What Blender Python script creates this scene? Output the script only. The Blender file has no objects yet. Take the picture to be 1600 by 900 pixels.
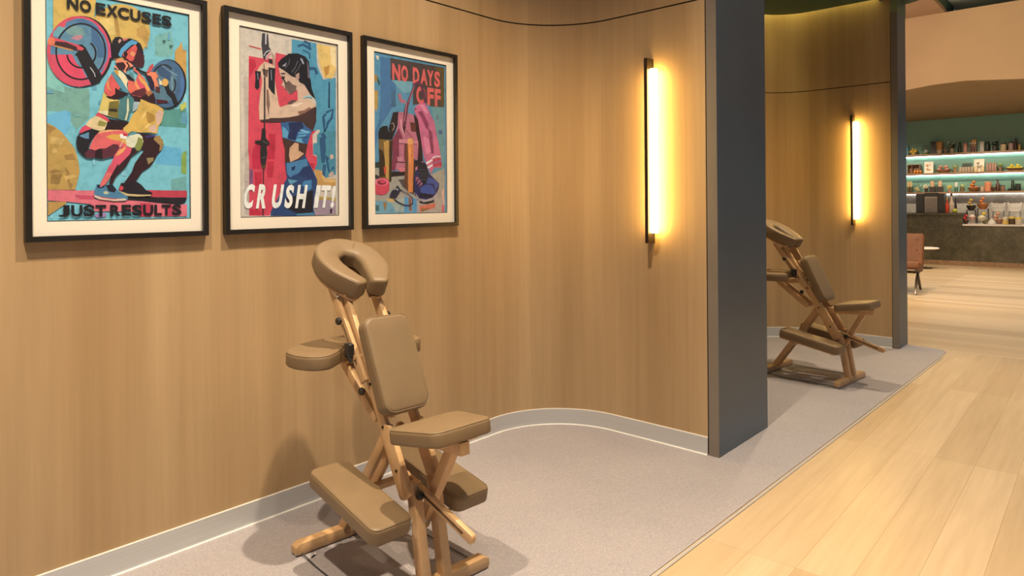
import bpy, bmesh, math, random
from mathutils import Vector, Matrix, geometry
from math import radians as R, sin, cos, pi
random.seed(4)
scn = bpy.context.scene
COL = scn.collection

# ------------------------------------------------------------------ camera
YAW = math.atan(957 / 1070.0)
ROLL = 0.008
cam_data = bpy.data.cameras.new('camera')
cam_data.sensor_fit = 'HORIZONTAL'
cam_data.sensor_width = 36.0
cam_data.lens = 36.0 * 1070 / 1600
cam_data.shift_y = -131.3 / 1600
cam_data.clip_start = 0.05
cam = bpy.data.objects.new('camera', cam_data)
COL.objects.link(cam)
vd = Vector((cos(YAW), sin(YAW), 0)); rt = Vector((sin(YAW), -cos(YAW), 0)); zz = Vector((0, 0, 1))
rx = cos(ROLL) * rt - sin(ROLL) * zz
ry = sin(ROLL) * rt + cos(ROLL) * zz
m = Matrix((rx, ry, -vd)).transposed().to_4x4()
m.translation = Vector((0, 0, 1.45))
cam.matrix_world = m
scn.camera = cam

# ------------------------------------------------------------------ world and exposure
scn.view_settings.view_transform = 'Standard'
scn.view_settings.look = 'None'
scn.view_settings.gamma = 1.0
scn.view_settings.use_curve_mapping = False
scn.view_settings.exposure = 0.0
scn.cycles.use_denoising = True
scn.cycles.max_bounces = 8
scn.cycles.sample_clamp_indirect = 6.0
wd = bpy.data.worlds.new('world'); scn.world = wd
wd.use_nodes = True
wd.node_tree.nodes['Background'].inputs[0].default_value = (0.62, 0.74, 0.96, 1)
wd.node_tree.nodes['Background'].inputs[1].default_value = 0.15

WARM = (1.0, 0.79, 0.53)
def spot(name, loc, target, power, angle, radius=0.05, blend=0.5, col=WARM):
    d = bpy.data.lights.new(name, 'SPOT'); d.energy = power; d.color = col
    d.spot_size = R(angle); d.spot_blend = blend; d.shadow_soft_size = radius
    o = bpy.data.objects.new(name, d); COL.objects.link(o); o.location = loc
    o.rotation_euler = (Vector(target) - Vector(loc)).to_track_quat('-Z', 'Y').to_euler()
    return o
def area(name, loc, target, power, sx, sy, col=WARM):
    d = bpy.data.lights.new(name, 'AREA'); d.energy = power; d.color = col
    d.shape = 'RECTANGLE'; d.size = sx; d.size_y = sy
    o = bpy.data.objects.new(name, d); COL.objects.link(o); o.location = loc
    o.rotation_euler = (Vector(target) - Vector(loc)).to_track_quat('-Z', 'Y').to_euler()
    return o
# downlights of the first niche, high in the open ceiling
for x, y, p in ((0.0, 1.35, 800), (1.85, 1.50, 860), (3.1, 1.0, 60), (0.55, 0.40, 220)):
    spot('downlight', (x, y, 4.80), (x + 0.02, y + 0.35, 0.0), p, 90, 0.045, 0.9)
# downlights of the second niche
for x, y, p in ((5.7, 2.0, 200), (6.3, 1.1, 150)):
    spot('downlight', (x, y, 3.40), (x, y + 0.02, 0.0), p, 96, 0.035, 0.9)
# walkway downlights
for x in (1.2, 3.2, 5.2, 7.2):
    spot('downlight', (x, -0.1, 3.6), (x, -0.1, 0.0), 170, 76, 0.06, 0.9)
# bar hall
for x, y in ((9.6, 1.0), (9.8, 3.5), (12, 0.5), (12, 3.0)):
    spot('downlight', (x, y, 4.5), (x, y, 0.0), 370, 84, 0.08, 0.8)
for y in (0.8, 2.4, 4.0):
    spot('downlight', (15.6, y, 3.30), (15.7, y, 0.0), 260, 110, 0.08, 0.8)
    spot('downlight', (16.9, y, 3.30), (19.2, y, 1.35), 230, 62, 0.08, 0.8, (1.0, 0.82, 0.58))
area('fascia_fill', (9.6, 2.4, 2.6), (13.9, 2.4, 4.2), 120, 2.0, 4.0, (1.0, 0.74, 0.5))  # unseen fill light added in mid-air to brighten the peach fascia

# ------------------------------------------------------------------ materials
def mat(name, base, rough=0.5, metal=0.0, spec=0.5):
    mt = bpy.data.materials.new(name); mt.use_nodes = True
    b = mt.node_tree.nodes['Principled BSDF']
    b.inputs['Base Color'].default_value = (*base, 1); b.inputs['Roughness'].default_value = rough
    b.inputs['Metallic'].default_value = metal; b.inputs['Specular IOR Level'].default_value = spec
    return mt
class N:
    def __init__(s, mt): s.t = mt.node_tree; s.b = s.t.nodes['Principled BSDF']
    def n(s, typ, **kw):
        x = s.t.nodes.new(typ)
        for k, v in kw.items(): setattr(x, k, v)
        return x
    def l(s, a, b): s.t.links.new(a, b)
    def coords(s, kind='Object', scale=(1, 1, 1), rot=(0, 0, 0)):
        tc = s.n('ShaderNodeTexCoord'); mp = s.n('ShaderNodeMapping')
        mp.inputs['Scale'].default_value = scale; mp.inputs['Rotation'].default_value = rot
        s.l(tc.outputs[kind], mp.inputs[0]); return mp.outputs[0]
    def noise(s, vec, scale, detail=4, rough=0.55):
        x = s.n('ShaderNodeTexNoise'); x.inputs['Scale'].default_value = scale
        x.inputs['Detail'].default_value = detail; x.inputs['Roughness'].default_value = rough
        s.l(vec, x.inputs['Vector']); return x.outputs['Fac']
    def ramp(s, fac, stops):
        x = s.n('ShaderNodeValToRGB'); e = x.color_ramp.elements
        while len(e) < len(stops): e.new(0.5)
        for k, (p, c) in zip(e, stops): k.position = p; k.color = (*c, 1)
        s.l(fac, x.inputs[0]); return x.outputs[0]
    def mix(s, fac, a, b, mode='MIX'):
        x = s.n('ShaderNodeMix', data_type='RGBA', blend_type=mode)
        for v, i in ((fac, 0), (a, 6), (b, 7)):
            if hasattr(v, 'is_output'): s.l(v, x.inputs[i])
            else: x.inputs[i].default_value = v if i == 0 else (*v, 1)
        return x.outputs[2]
    def bump(s, h, strength=0.2, dist=0.01):
        x = s.n('ShaderNodeBump'); x.inputs['Strength'].default_value = strength; x.inputs['Distance'].default_value = dist
        s.l(h, x.inputs['Height']); s.l(x.outputs[0], s.b.inputs['Normal'])
    def color(s, c): s.l(c, s.b.inputs['Base Color'])

def mk_veneer():
    mt = mat('oak_veneer', (0.44, 0.28, 0.15), 0.42, 0, 0.35); k = N(mt)
    w = k.coords('UV', (3.2, 0.10, 1)); g = k.coords('UV', (55, 0.9, 1)); f = k.coords('UV', (9, 0.45, 1))
    c1 = k.ramp(k.noise(w, 1.0, 2), [(0.30, (0.405, 0.277, 0.152)), (0.5, (0.445, 0.317, 0.184)), (0.72, (0.49, 0.358, 0.214))])
    # veneer leaves of about 0.36 m, each with its own tone
    sep = k.n('ShaderNodeSeparateXYZ'); k.l(k.coords('UV', (2.75, 1, 1)), sep.inputs[0])
    fl = k.n('ShaderNodeMath', operation='FLOOR'); k.l(sep.outputs[0], fl.inputs[0])
    wn = k.n('ShaderNodeTexWhiteNoise', noise_dimensions='1D'); k.l(fl.outputs[0], wn.inputs['W'])
    leaf = k.ramp(wn.outputs['Value'], [(0.0, (0.93, 0.92, 0.90)), (1.0, (1.06, 1.06, 1.06))])
    c1 = k.mix(1.0, c1, leaf, 'MULTIPLY')
    c2 = k.ramp(k.noise(f, 1.0, 7, 0.62), [(0.3, (0.84, 0.82, 0.79)), (0.7, (1.08, 1.08, 1.08))])
    c = k.mix(0.7, c1, c2, 'MULTIPLY')
    c3 = k.ramp(k.noise(g, 1.0, 3), [(0.3, (0.88, 0.86, 0.83)), (0.65, (1.04, 1.04, 1.04))])
    k.color(k.mix(0.35, c, c3, 'MULTIPLY'))
    return mt
def mk_plank(name, rotz):
    mt = mat(name, (0.6, 0.42, 0.25), 0.38, 0, 0.4); k = N(mt)
    v = k.coords('Object', (1, 1, 1), (0, 0, rotz))
    br = k.n('ShaderNodeTexBrick'); br.offset = 0.37; br.offset_frequency = 1
    br.inputs['Color1'].default_value = (0.0, 0, 0, 1); br.inputs['Color2'].default_value = (1, 1, 1, 1)
    br.inputs['Mortar'].default_value = (0.5, 0.5, 0.5, 1)
    br.inputs['Scale'].default_value = 1.0; br.inputs['Mortar Size'].default_value = 0.0010
    br.inputs['Mortar Smooth'].default_value = 0.3
    br.inputs['Bias'].default_value = 0.0; br.inputs['Brick Width'].default_value = 1.7; br.inputs['Row Height'].default_value = 0.19
    k.l(v, br.inputs['Vector'])
    tone = k.ramp(br.outputs['Color'], [(0.0, (0.47, 0.345, 0.215)), (0.5, (0.555, 0.425, 0.28)), (1.0, (0.61, 0.475, 0.325))])
    gv = k.coords('Object', (1, 1, 1), (0, 0, rotz)); mp = k.n('ShaderNodeMapping'); mp.inputs['Scale'].default_value = (1.0, 16, 1)
    k.l(gv, mp.inputs[0])
    gr = k.ramp(k.noise(mp.outputs[0], 1.6, 6, 0.6), [(0.3, (0.83, 0.80, 0.76)), (0.68, (1.05, 1.05, 1.05))])
    c = k.mix(0.7, tone, gr, 'MULTIPLY')
    c = k.mix(br.outputs['Fac'], c, (0.34, 0.22, 0.12))
    k.color(c)
    return mt
def mk_carpet():
    mt = mat('carpet', (0.42, 0.37, 0.36), 0.95, 0, 0.1); k = N(mt)
    v = k.coords('Object')
    n1 = k.noise(v, 160, 3, 0.7); n2 = k.noise(v, 1.4, 3)
    c1 = k.ramp(n1, [(0.3, (0.28, 0.268, 0.295)), (0.7, (0.415, 0.395, 0.43))])
    c2 = k.ramp(n2, [(0.3, (0.94, 0.94, 0.95)), (0.7, (1.04, 1.03, 1.02))])
    k.color(k.mix(1.0, c1, c2, 'MULTIPLY')); k.bump(n1, 0.35, 0.004)
    return mt
def mk_wood(name, a, b, c):
    mt = mat(name, b, 0.4, 0, 0.4); k = N(mt)
    v = k.coords('Object', (1, 1, 1)); n1 = k.noise(v, 14, 5, 0.6); n2 = k.noise(v, 90, 2)
    c1 = k.ramp(n1, [(0.3, a), (0.5, b), (0.7, c)])
    k.color(k.mix(0.3, c1, k.ramp(n2, [(0.3, (0.88, 0.86, 0.84)), (0.7, (1.03, 1.03, 1.03))]), 'MULTIPLY'))
    return mt
def mk_vinyl():
    mt = mat('taupe_vinyl', (0.21, 0.15, 0.095), 0.48, 0, 0.4); k = N(mt)
    v = k.coords('Object'); n = k.noise(v, 260, 3, 0.6); n2 = k.noise(v, 7, 3)
    k.color(k.ramp(n2, [(0.25, (0.190, 0.132, 0.076)), (0.75, (0.218, 0.152, 0.088))])); k.bump(n, 0.10, 0.002)
    return mt
def mk_marble(name, dark, mid, light, sc=1.5):
    mt = mat(name, mid, 0.35, 0, 0.5); k = N(mt)
    v = k.coords('Object'); n = k.noise(v, sc, 9, 0.68)
    c = k.ramp(n, [(0.30, dark), (0.52, mid), (0.70, light)])
    n2 = k.noise(v, sc * 2.3, 10, 0.75)
    vein = k.ramp(n2, [(0.485, (0, 0, 0)), (0.5, (1, 1, 1)), (0.515, (0, 0, 0))])
    k.color(k.mix(vein, c, light)); return mt
def mk_print():
    mt = mat('printed_paper', (0.5, 0.5, 0.5), 0.55, 0, 0.3); k = N(mt)
    a = k.n('ShaderNodeVertexColor', layer_name='Col')
    v = k.coords('Object', (9, 9, 9))
    n = k.ramp(k.noise(v, 3.0, 8, 0.7), [(0.28, (0.62, 0.66, 0.68)), (0.48, (1, 1, 1)), (0.75, (1.22, 1.16, 1.12))])
    c = k.mix(0.8, a.outputs['Color'], n, 'MULTIPLY')
    s = k.ramp(k.noise(v, 14, 8, 0.8), [(0.665, (0, 0, 0)), (0.70, (0.65, 0.65, 0.65))])
    k.color(k.mix(s, c, (0.55, 0.55, 0.5))); return mt
def mk_brushed():
    mt = mat('brushed_aluminium', (0.60, 0.62, 0.66), 0.42, 0.35, 0.5); k = N(mt)
    v = k.coords('UV', (1.5, 160, 1)); n = k.noise(v, 1.0, 3)
    k.color(k.ramp(n, [(0.3, (0.56, 0.585, 0.62)), (0.7, (0.64, 0.66, 0.69))])); return mt
def mk_emit(name, col, strength):
    mt = mat(name, (0.9, 0.88, 0.84), 0.4)
    b = mt.node_tree.nodes['Principled BSDF']
    b.inputs['Emission Color'].default_value = (*col, 1); b.inputs['Emission Strength'].default_value = strength
    return mt
def mk_glass(name, tint=(1, 1, 1), gloss=0.12):
    mt = bpy.data.materials.new(name); mt.use_nodes = True; t = mt.node_tree
    t.nodes.remove(t.nodes['Principled BSDF'])
    tr = t.nodes.new('ShaderNodeBsdfTransparent'); tr.inputs[0].default_value = (*tint, 1)
    gl = t.nodes.new('ShaderNodeBsdfGlossy'); gl.inputs['Roughness'].default_value = 0.03
    mx = t.nodes.new('ShaderNodeMixShader'); mx.inputs[0].default_value = gloss
    t.links.new(tr.outputs[0], mx.inputs[1]); t.links.new(gl.outputs[0], mx.inputs[2])
    t.links.new(mx.outputs[0], t.nodes['Material Output'].inputs[0]); return mt
def mk_flat(name, col, rough=0.5, var=0.12, sc=20, metal=0.0):
    mt = mat(name, col, rough, metal); k = N(mt)
    n = k.noise(k.coords('Object'), sc, 3)
    k.color(k.ramp(n, [(0.3, tuple(c * (1 - var) for c in col)), (0.7, tuple(min(1, c * (1 + var)) for c in col))]))
    return mt

M = dict(
    veneer=mk_veneer(), planks=mk_plank('oak_planks', R(-0.6)), planks_far=mk_plank('oak_planks_far', R(90)), carpet=mk_carpet(),
    wood=mk_wood('beech_wood', (0.53, 0.34, 0.18), (0.57, 0.37, 0.20), (0.61, 0.405, 0.225)),
    vinyl=mk_vinyl(), slate=mk_flat('slate_paint', (0.102, 0.134, 0.172), 0.42, 0.05, 3), edge=mk_flat('taupe_edge', (0.20, 0.175, 0.15), 0.45, 0.04, 5), groove=mat('groove_shadow_gap', (0.012, 0.010, 0.008), 0.9),
    alu=mk_brushed(), alu_lip=mat('polished_aluminium', (0.93, 0.93, 0.93), 0.30, 0.25), blackwood=mk_flat('black_frame_wood', (0.014, 0.012, 0.010), 0.35, 0.2, 40),
    matboard=mk_flat('cream_matboard', (0.80, 0.77, 0.72), 0.85, 0.02, 90), prnt=mk_print(), pane=mk_glass('picture_glass', (1, 1, 1), 0.02),
    bronze=mk_flat('dark_bronze', (0.035, 0.024, 0.017), 0.38, 0.15, 60, 0.5), tube=mk_emit('lit_tube', (1.0, 0.63, 0.17), 42.0),
    black=mk_flat('black_plastic', (0.018, 0.017, 0.017), 0.45, 0.2, 60), steel=mat('steel', (0.6, 0.6, 0.6), 0.28, 0.9),
    cord=mat('dark_cord', (0.05, 0.05, 0.055), 0.8), green=mk_flat('dark_green_paint', (0.035, 0.092, 0.065), 0.6, 0.06, 2),
    teal=mk_flat('teal_paint', (0.16, 0.30, 0.23), 0.6, 0.05, 2), peach=mk_flat('peach_plaster', (0.64, 0.455, 0.28), 0.8, 0.04, 1.5),
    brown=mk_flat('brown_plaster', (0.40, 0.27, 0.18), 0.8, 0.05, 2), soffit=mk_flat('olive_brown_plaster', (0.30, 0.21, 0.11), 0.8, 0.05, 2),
    gteal=mk_flat('grey_teal_plaster', (0.66, 0.74, 0.60), 0.8, 0.04, 2), cove_lit=mk_flat('cove_lit_green', (0.22, 0.27, 0.15), 0.6, 0.05, 3),
    gmarble=mk_marble('green_marble', (0.034, 0.031, 0.016), (0.062, 0.054, 0.028), (0.14, 0.118, 0.072), 1.7),
    smarble=mk_marble('grey_marble', (0.22, 0.20, 0.18), (0.36, 0.34, 0.31), (0.6, 0.57, 0.53), 1.6),
    shelf=mk_wood('walnut_shelf', (0.22, 0.13, 0.07), (0.30, 0.18, 0.10), (0.36, 0.22, 0.13)),
    led=mk_emit('led_strip', (0.86, 1.0, 0.96), 14.0), led_warm=mk_emit('warm_led_strip', (1.0, 0.80, 0.22), 17.0),
    tan=mk_flat('tan_leather', (0.155, 0.054, 0.016), 0.6, 0.14, 9), chrome=mat('dark_chrome', (0.16, 0.14, 0.12), 0.25, 0.9),
    white=mk_flat('white_lacquer', (0.75, 0.70, 0.66), 0.4, 0.03, 6), glass=mk_glass('clear_glass', (0.92, 0.95, 0.94)),
)
def colmat(name, c, rough=0.5):
    if name not in M: M[name] = mk_flat(name, c, rough, 0.14, 30)
    return M[name]

# ------------------------------------------------------------------ mesh helpers
class MB:
    def __init__(s): s.v = []; s.f = []; s.mi = []; s.sm = []; s.uv = {}; s.col = []
    def add(s, vs, fs, mi=0, smooth=True, mtx=None, uvs=None):
        o = len(s.v)
        s.v += [tuple(mtx @ Vector(p)) if mtx else tuple(p) for p in vs]
        for j, f in enumerate(fs):
            if uvs: s.uv[len(s.f)] = [uvs[i] for i in f]
            s.f.append(tuple(i + o for i in f)); s.mi.append(mi); s.sm.append(smooth)
        return s
    def box(s, lo, hi, mi=0, bev=0.0, mtx=None):
        c = [(lo[i] + hi[i]) / 2 for i in range(3)]; h = [abs(hi[i] - lo[i]) / 2 for i in range(3)]
        return s.prism([(-h[0], -h[1]), (h[0], -h[1]), (h[0], h[1]), (-h[0], h[1])], Vector(c) - Vector((0, 0, h[2])), (1, 0, 0), (0, 1, 0), (0, 0, 1), 2 * h[2], bev, 1 if bev else 0, mi=mi, mtx=mtx)
    def prism(s, out, org, U, V, Nn, th, er=0.0, seg=3, puff=0.0, mi=0, mtx=None, bottom_er=None):
        """outline (CCW, 2D in U,V) extruded from org along Nn by th, edges rounded by er"""
        org, U, V, Nn = Vector(org), Vector(U).normalized(), Vector(V).normalized(), Vector(Nn).normalized()
        n = len(out); nr = []
        for i in range(n):
            a, b, c = Vector(out[i - 1]), Vector(out[i]), Vector(out[(i + 1) % n])
            d1 = (b - a).normalized(); d2 = (c - b).normalized()
            n1 = Vector((d1.y, -d1.x)); n2 = Vector((d2.y, -d2.x)); mm = n1 + n2
            if mm.length < 1e-6: mm = n1
            mm.normalize(); k = max(0.4, mm.dot(n1)); nr.append(mm / k)
        rings = []
        be = er if bottom_er is None else bottom_er
        def ring(d, h): rings.append([(Vector(out[i]) - nr[i] * d, h) for i in range(n)])
        if be > 0:
            for j in range(seg + 1):
                a = pi / 2 * j / seg; ring(be * (1 - sin(a)), be * (1 - cos(a)))
        else: ring(0, 0)
        if er > 0:
            for j in range(seg + 1):
                a = pi / 2 * j / seg; ring(er * (1 - cos(a)), th - er * (1 - sin(a)))
        else: ring(0, th)
        if puff:
            cx = sum(p[0] for p in out) / n; cy = sum(p[1] for p in out) / n; last = rings[-1]
            for q in (0.8, 0.55, 0.28): rings.append([(Vector((cx, cy)) + (p - Vector((cx, cy))) * q, th + puff * (1 - q * q)) for p, h in last])
        vs = []; fs = []
        for r in rings: vs += [org + U * p.x + V * p.y + Nn * h for p, h in r]
        for k in range(len(rings) - 1):
            for i in range(n):
                j = (i + 1) % n; fs.append((k * n + i, k * n + j, (k + 1) * n + j, (k + 1) * n + i))
        fs.append(tuple(range(n - 1, -1, -1))); fs.append(tuple((len(rings) - 1) * n + i for i in range(n)))
        if U.cross(V).dot(Nn) < 0: fs = [f[::-1] for f in fs]
        return s.add(vs, fs, mi, True, mtx)
    def tube(s, pts, r, n=8, mi=0, closed=False, mtx=None, flat=1.0, up=None):
        pts = [Vector(p) for p in pts]; m_ = len(pts); vs = []; prev = None
        for i in range(m_):
            a = pts[i - 1] if (closed or i > 0) else pts[i]; b = pts[(i + 1) % m_] if (closed or i < m_ - 1) else pts[i]
            t = (b - a).normalized()
            if prev is None:
                ref = Vector(up) if up else (Vector((0, 0, 1)) if abs(t.z) < 0.9 else Vector((1, 0, 0)))
            else: ref = prev
            x = (ref - t * ref.dot(t)).normalized(); y = t.cross(x); prev = x
            rr = r[i] if isinstance(r, (list, tuple)) else r
            vs += [pts[i] + x * (rr * cos(2 * pi * k / n)) + y * (rr * flat * sin(2 * pi * k / n)) for k in range(n)]
        fs = []
        for i in range(m_ if closed else m_ - 1):
            j = (i + 1) % m_
            for k in range(n): fs.append((i * n + k, i * n + (k + 1) % n, j * n + (k + 1) % n, j * n + k))
        if not closed: fs.append(tuple(range(n - 1, -1, -1))); fs.append(tuple((m_ - 1) * n + k for k in range(n)))
        return s.add(vs, fs, mi, True, mtx)
    def lathe(s, prof, c=(0, 0, 0), n=16, mi=0, mtx=None, sx=1.0, sy=1.0):
        vs = []; fs = []
        for r, z in prof: vs += [(c[0] + r * sx * cos(2 * pi * k / n), c[1] + r * sy * sin(2 * pi * k / n), c[2] + z) for k in range(n)]
        for i in range(len(prof) - 1):
            for k in range(n): fs.append((i * n + k, i * n + (k + 1) % n, (i + 1) * n + (k + 1) % n, (i + 1) * n + k))
        if prof[0][0] > 1e-5: fs.append(tuple(range(n - 1, -1, -1)))
        if prof[-1][0] > 1e-5: fs.append(tuple((len(prof) - 1) * n + k for k in range(n)))
        return s.add(vs, fs, mi, True, mtx)
    def ball(s, c, r, n=10, m_=6, mi=0, sz=1.0):
        prof = [(max(1e-6, r * sin(pi * i / m_)), -r * sz * cos(pi * i / m_)) for i in range(m_ + 1)]
        prof[0] = (1e-6, prof[0][1]); prof[-1] = (1e-6, prof[-1][1])
        return s.lathe(prof, c, n, mi)
    def build(s, name, mats, parent=None, angle=35):
        me = bpy.data.meshes.new(name)
        me.from_pydata([tuple(v) for v in s.v], [], s.f)
        for mt in (mats if isinstance(mats, (list, tuple)) else [mats]): me.materials.append(mt)
        me.polygons.foreach_set('material_index', s.mi); me.polygons.foreach_set('use_smooth', s.sm)
        if s.uv:
            uvl = me.uv_layers.new(name='UVMap')
            for p in me.polygons:
                if p.index in s.uv:
                    for li, uv in zip(p.loop_indices, s.uv[p.index]): uvl.data[li].uv = uv
        me.update()
        try: me.set_sharp_from_angle(angle=R(angle))
        except Exception: pass
        o = bpy.data.objects.new(name, me); COL.objects.link(o)
        if parent: o.parent = parent
        return o
def thing(name, label, cat, loc=(0, 0, 0), rz=0.0, group=None):
    o = bpy.data.objects.new(name, None); o.empty_display_size = 0.1; COL.objects.link(o)
    o.location = loc; o.rotation_euler = (0, 0, rz)
    return tag(o, label, cat, group)
def tag(o, label, cat, group=None):
    o['label'] = label; o['category'] = cat
    if group: o['group'] = group
    return o
def struct(o): o['kind'] = 'structure'; return o
def rrect(w, h, r, n=6, w2=None):
    """rounded rectangle/trapezoid outline, CCW, centred; w = bottom half-width, w2 = top half-width"""
    w2 = w if w2 is None else w2
    out = []
    for cx, cy, a0 in ((w - r, -h + r, -90), (w2 - r, h - r, 0), (-w2 + r, h - r, 90), (-w + r, -h + r, 180)):
        for i in range(n + 1):
            a = R(a0 + 90 * i / n); out.append((cx + r * cos(a), cy + r * sin(a)))
    return out
def stadium(L, w, n=6):
    """rounded-end bar from (0,0) to (L,0), half width w"""
    out = []
    for i in range(n + 1): a = R(-90 + 180 * i / n); out.append((L + w * cos(a) * 0.5, w * sin(a)))
    for i in range(n + 1): a = R(90 + 180 * i / n); out.append((w * cos(a) * 0.5, w * sin(a)))
    return out
def crom(pts, closed=True, k=6):
    out = []; n = len(pts); P = [Vector(p) for p in pts]
    for i in range(n if closed else n - 1):
        a = P[(i - 1) % n] if closed or i > 0 else P[i]; b = P[i]; c = P[(i + 1) % n]; d = P[(i + 2) % n] if closed or i + 2 < n else c
        for j in range(k):
            t = j / k
            out.append(0.5 * ((2 * b) + (c - a) * t + (2 * a - 5 * b + 4 * c - d) * t * t + (3 * b - a - 3 * c + d) * t ** 3))
    if not closed: out.append(P[-1])
    return out
M['led_low'] = mk_emit('led_strip_warm', (1.0, 0.93, 0.84), 5.0)
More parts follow.
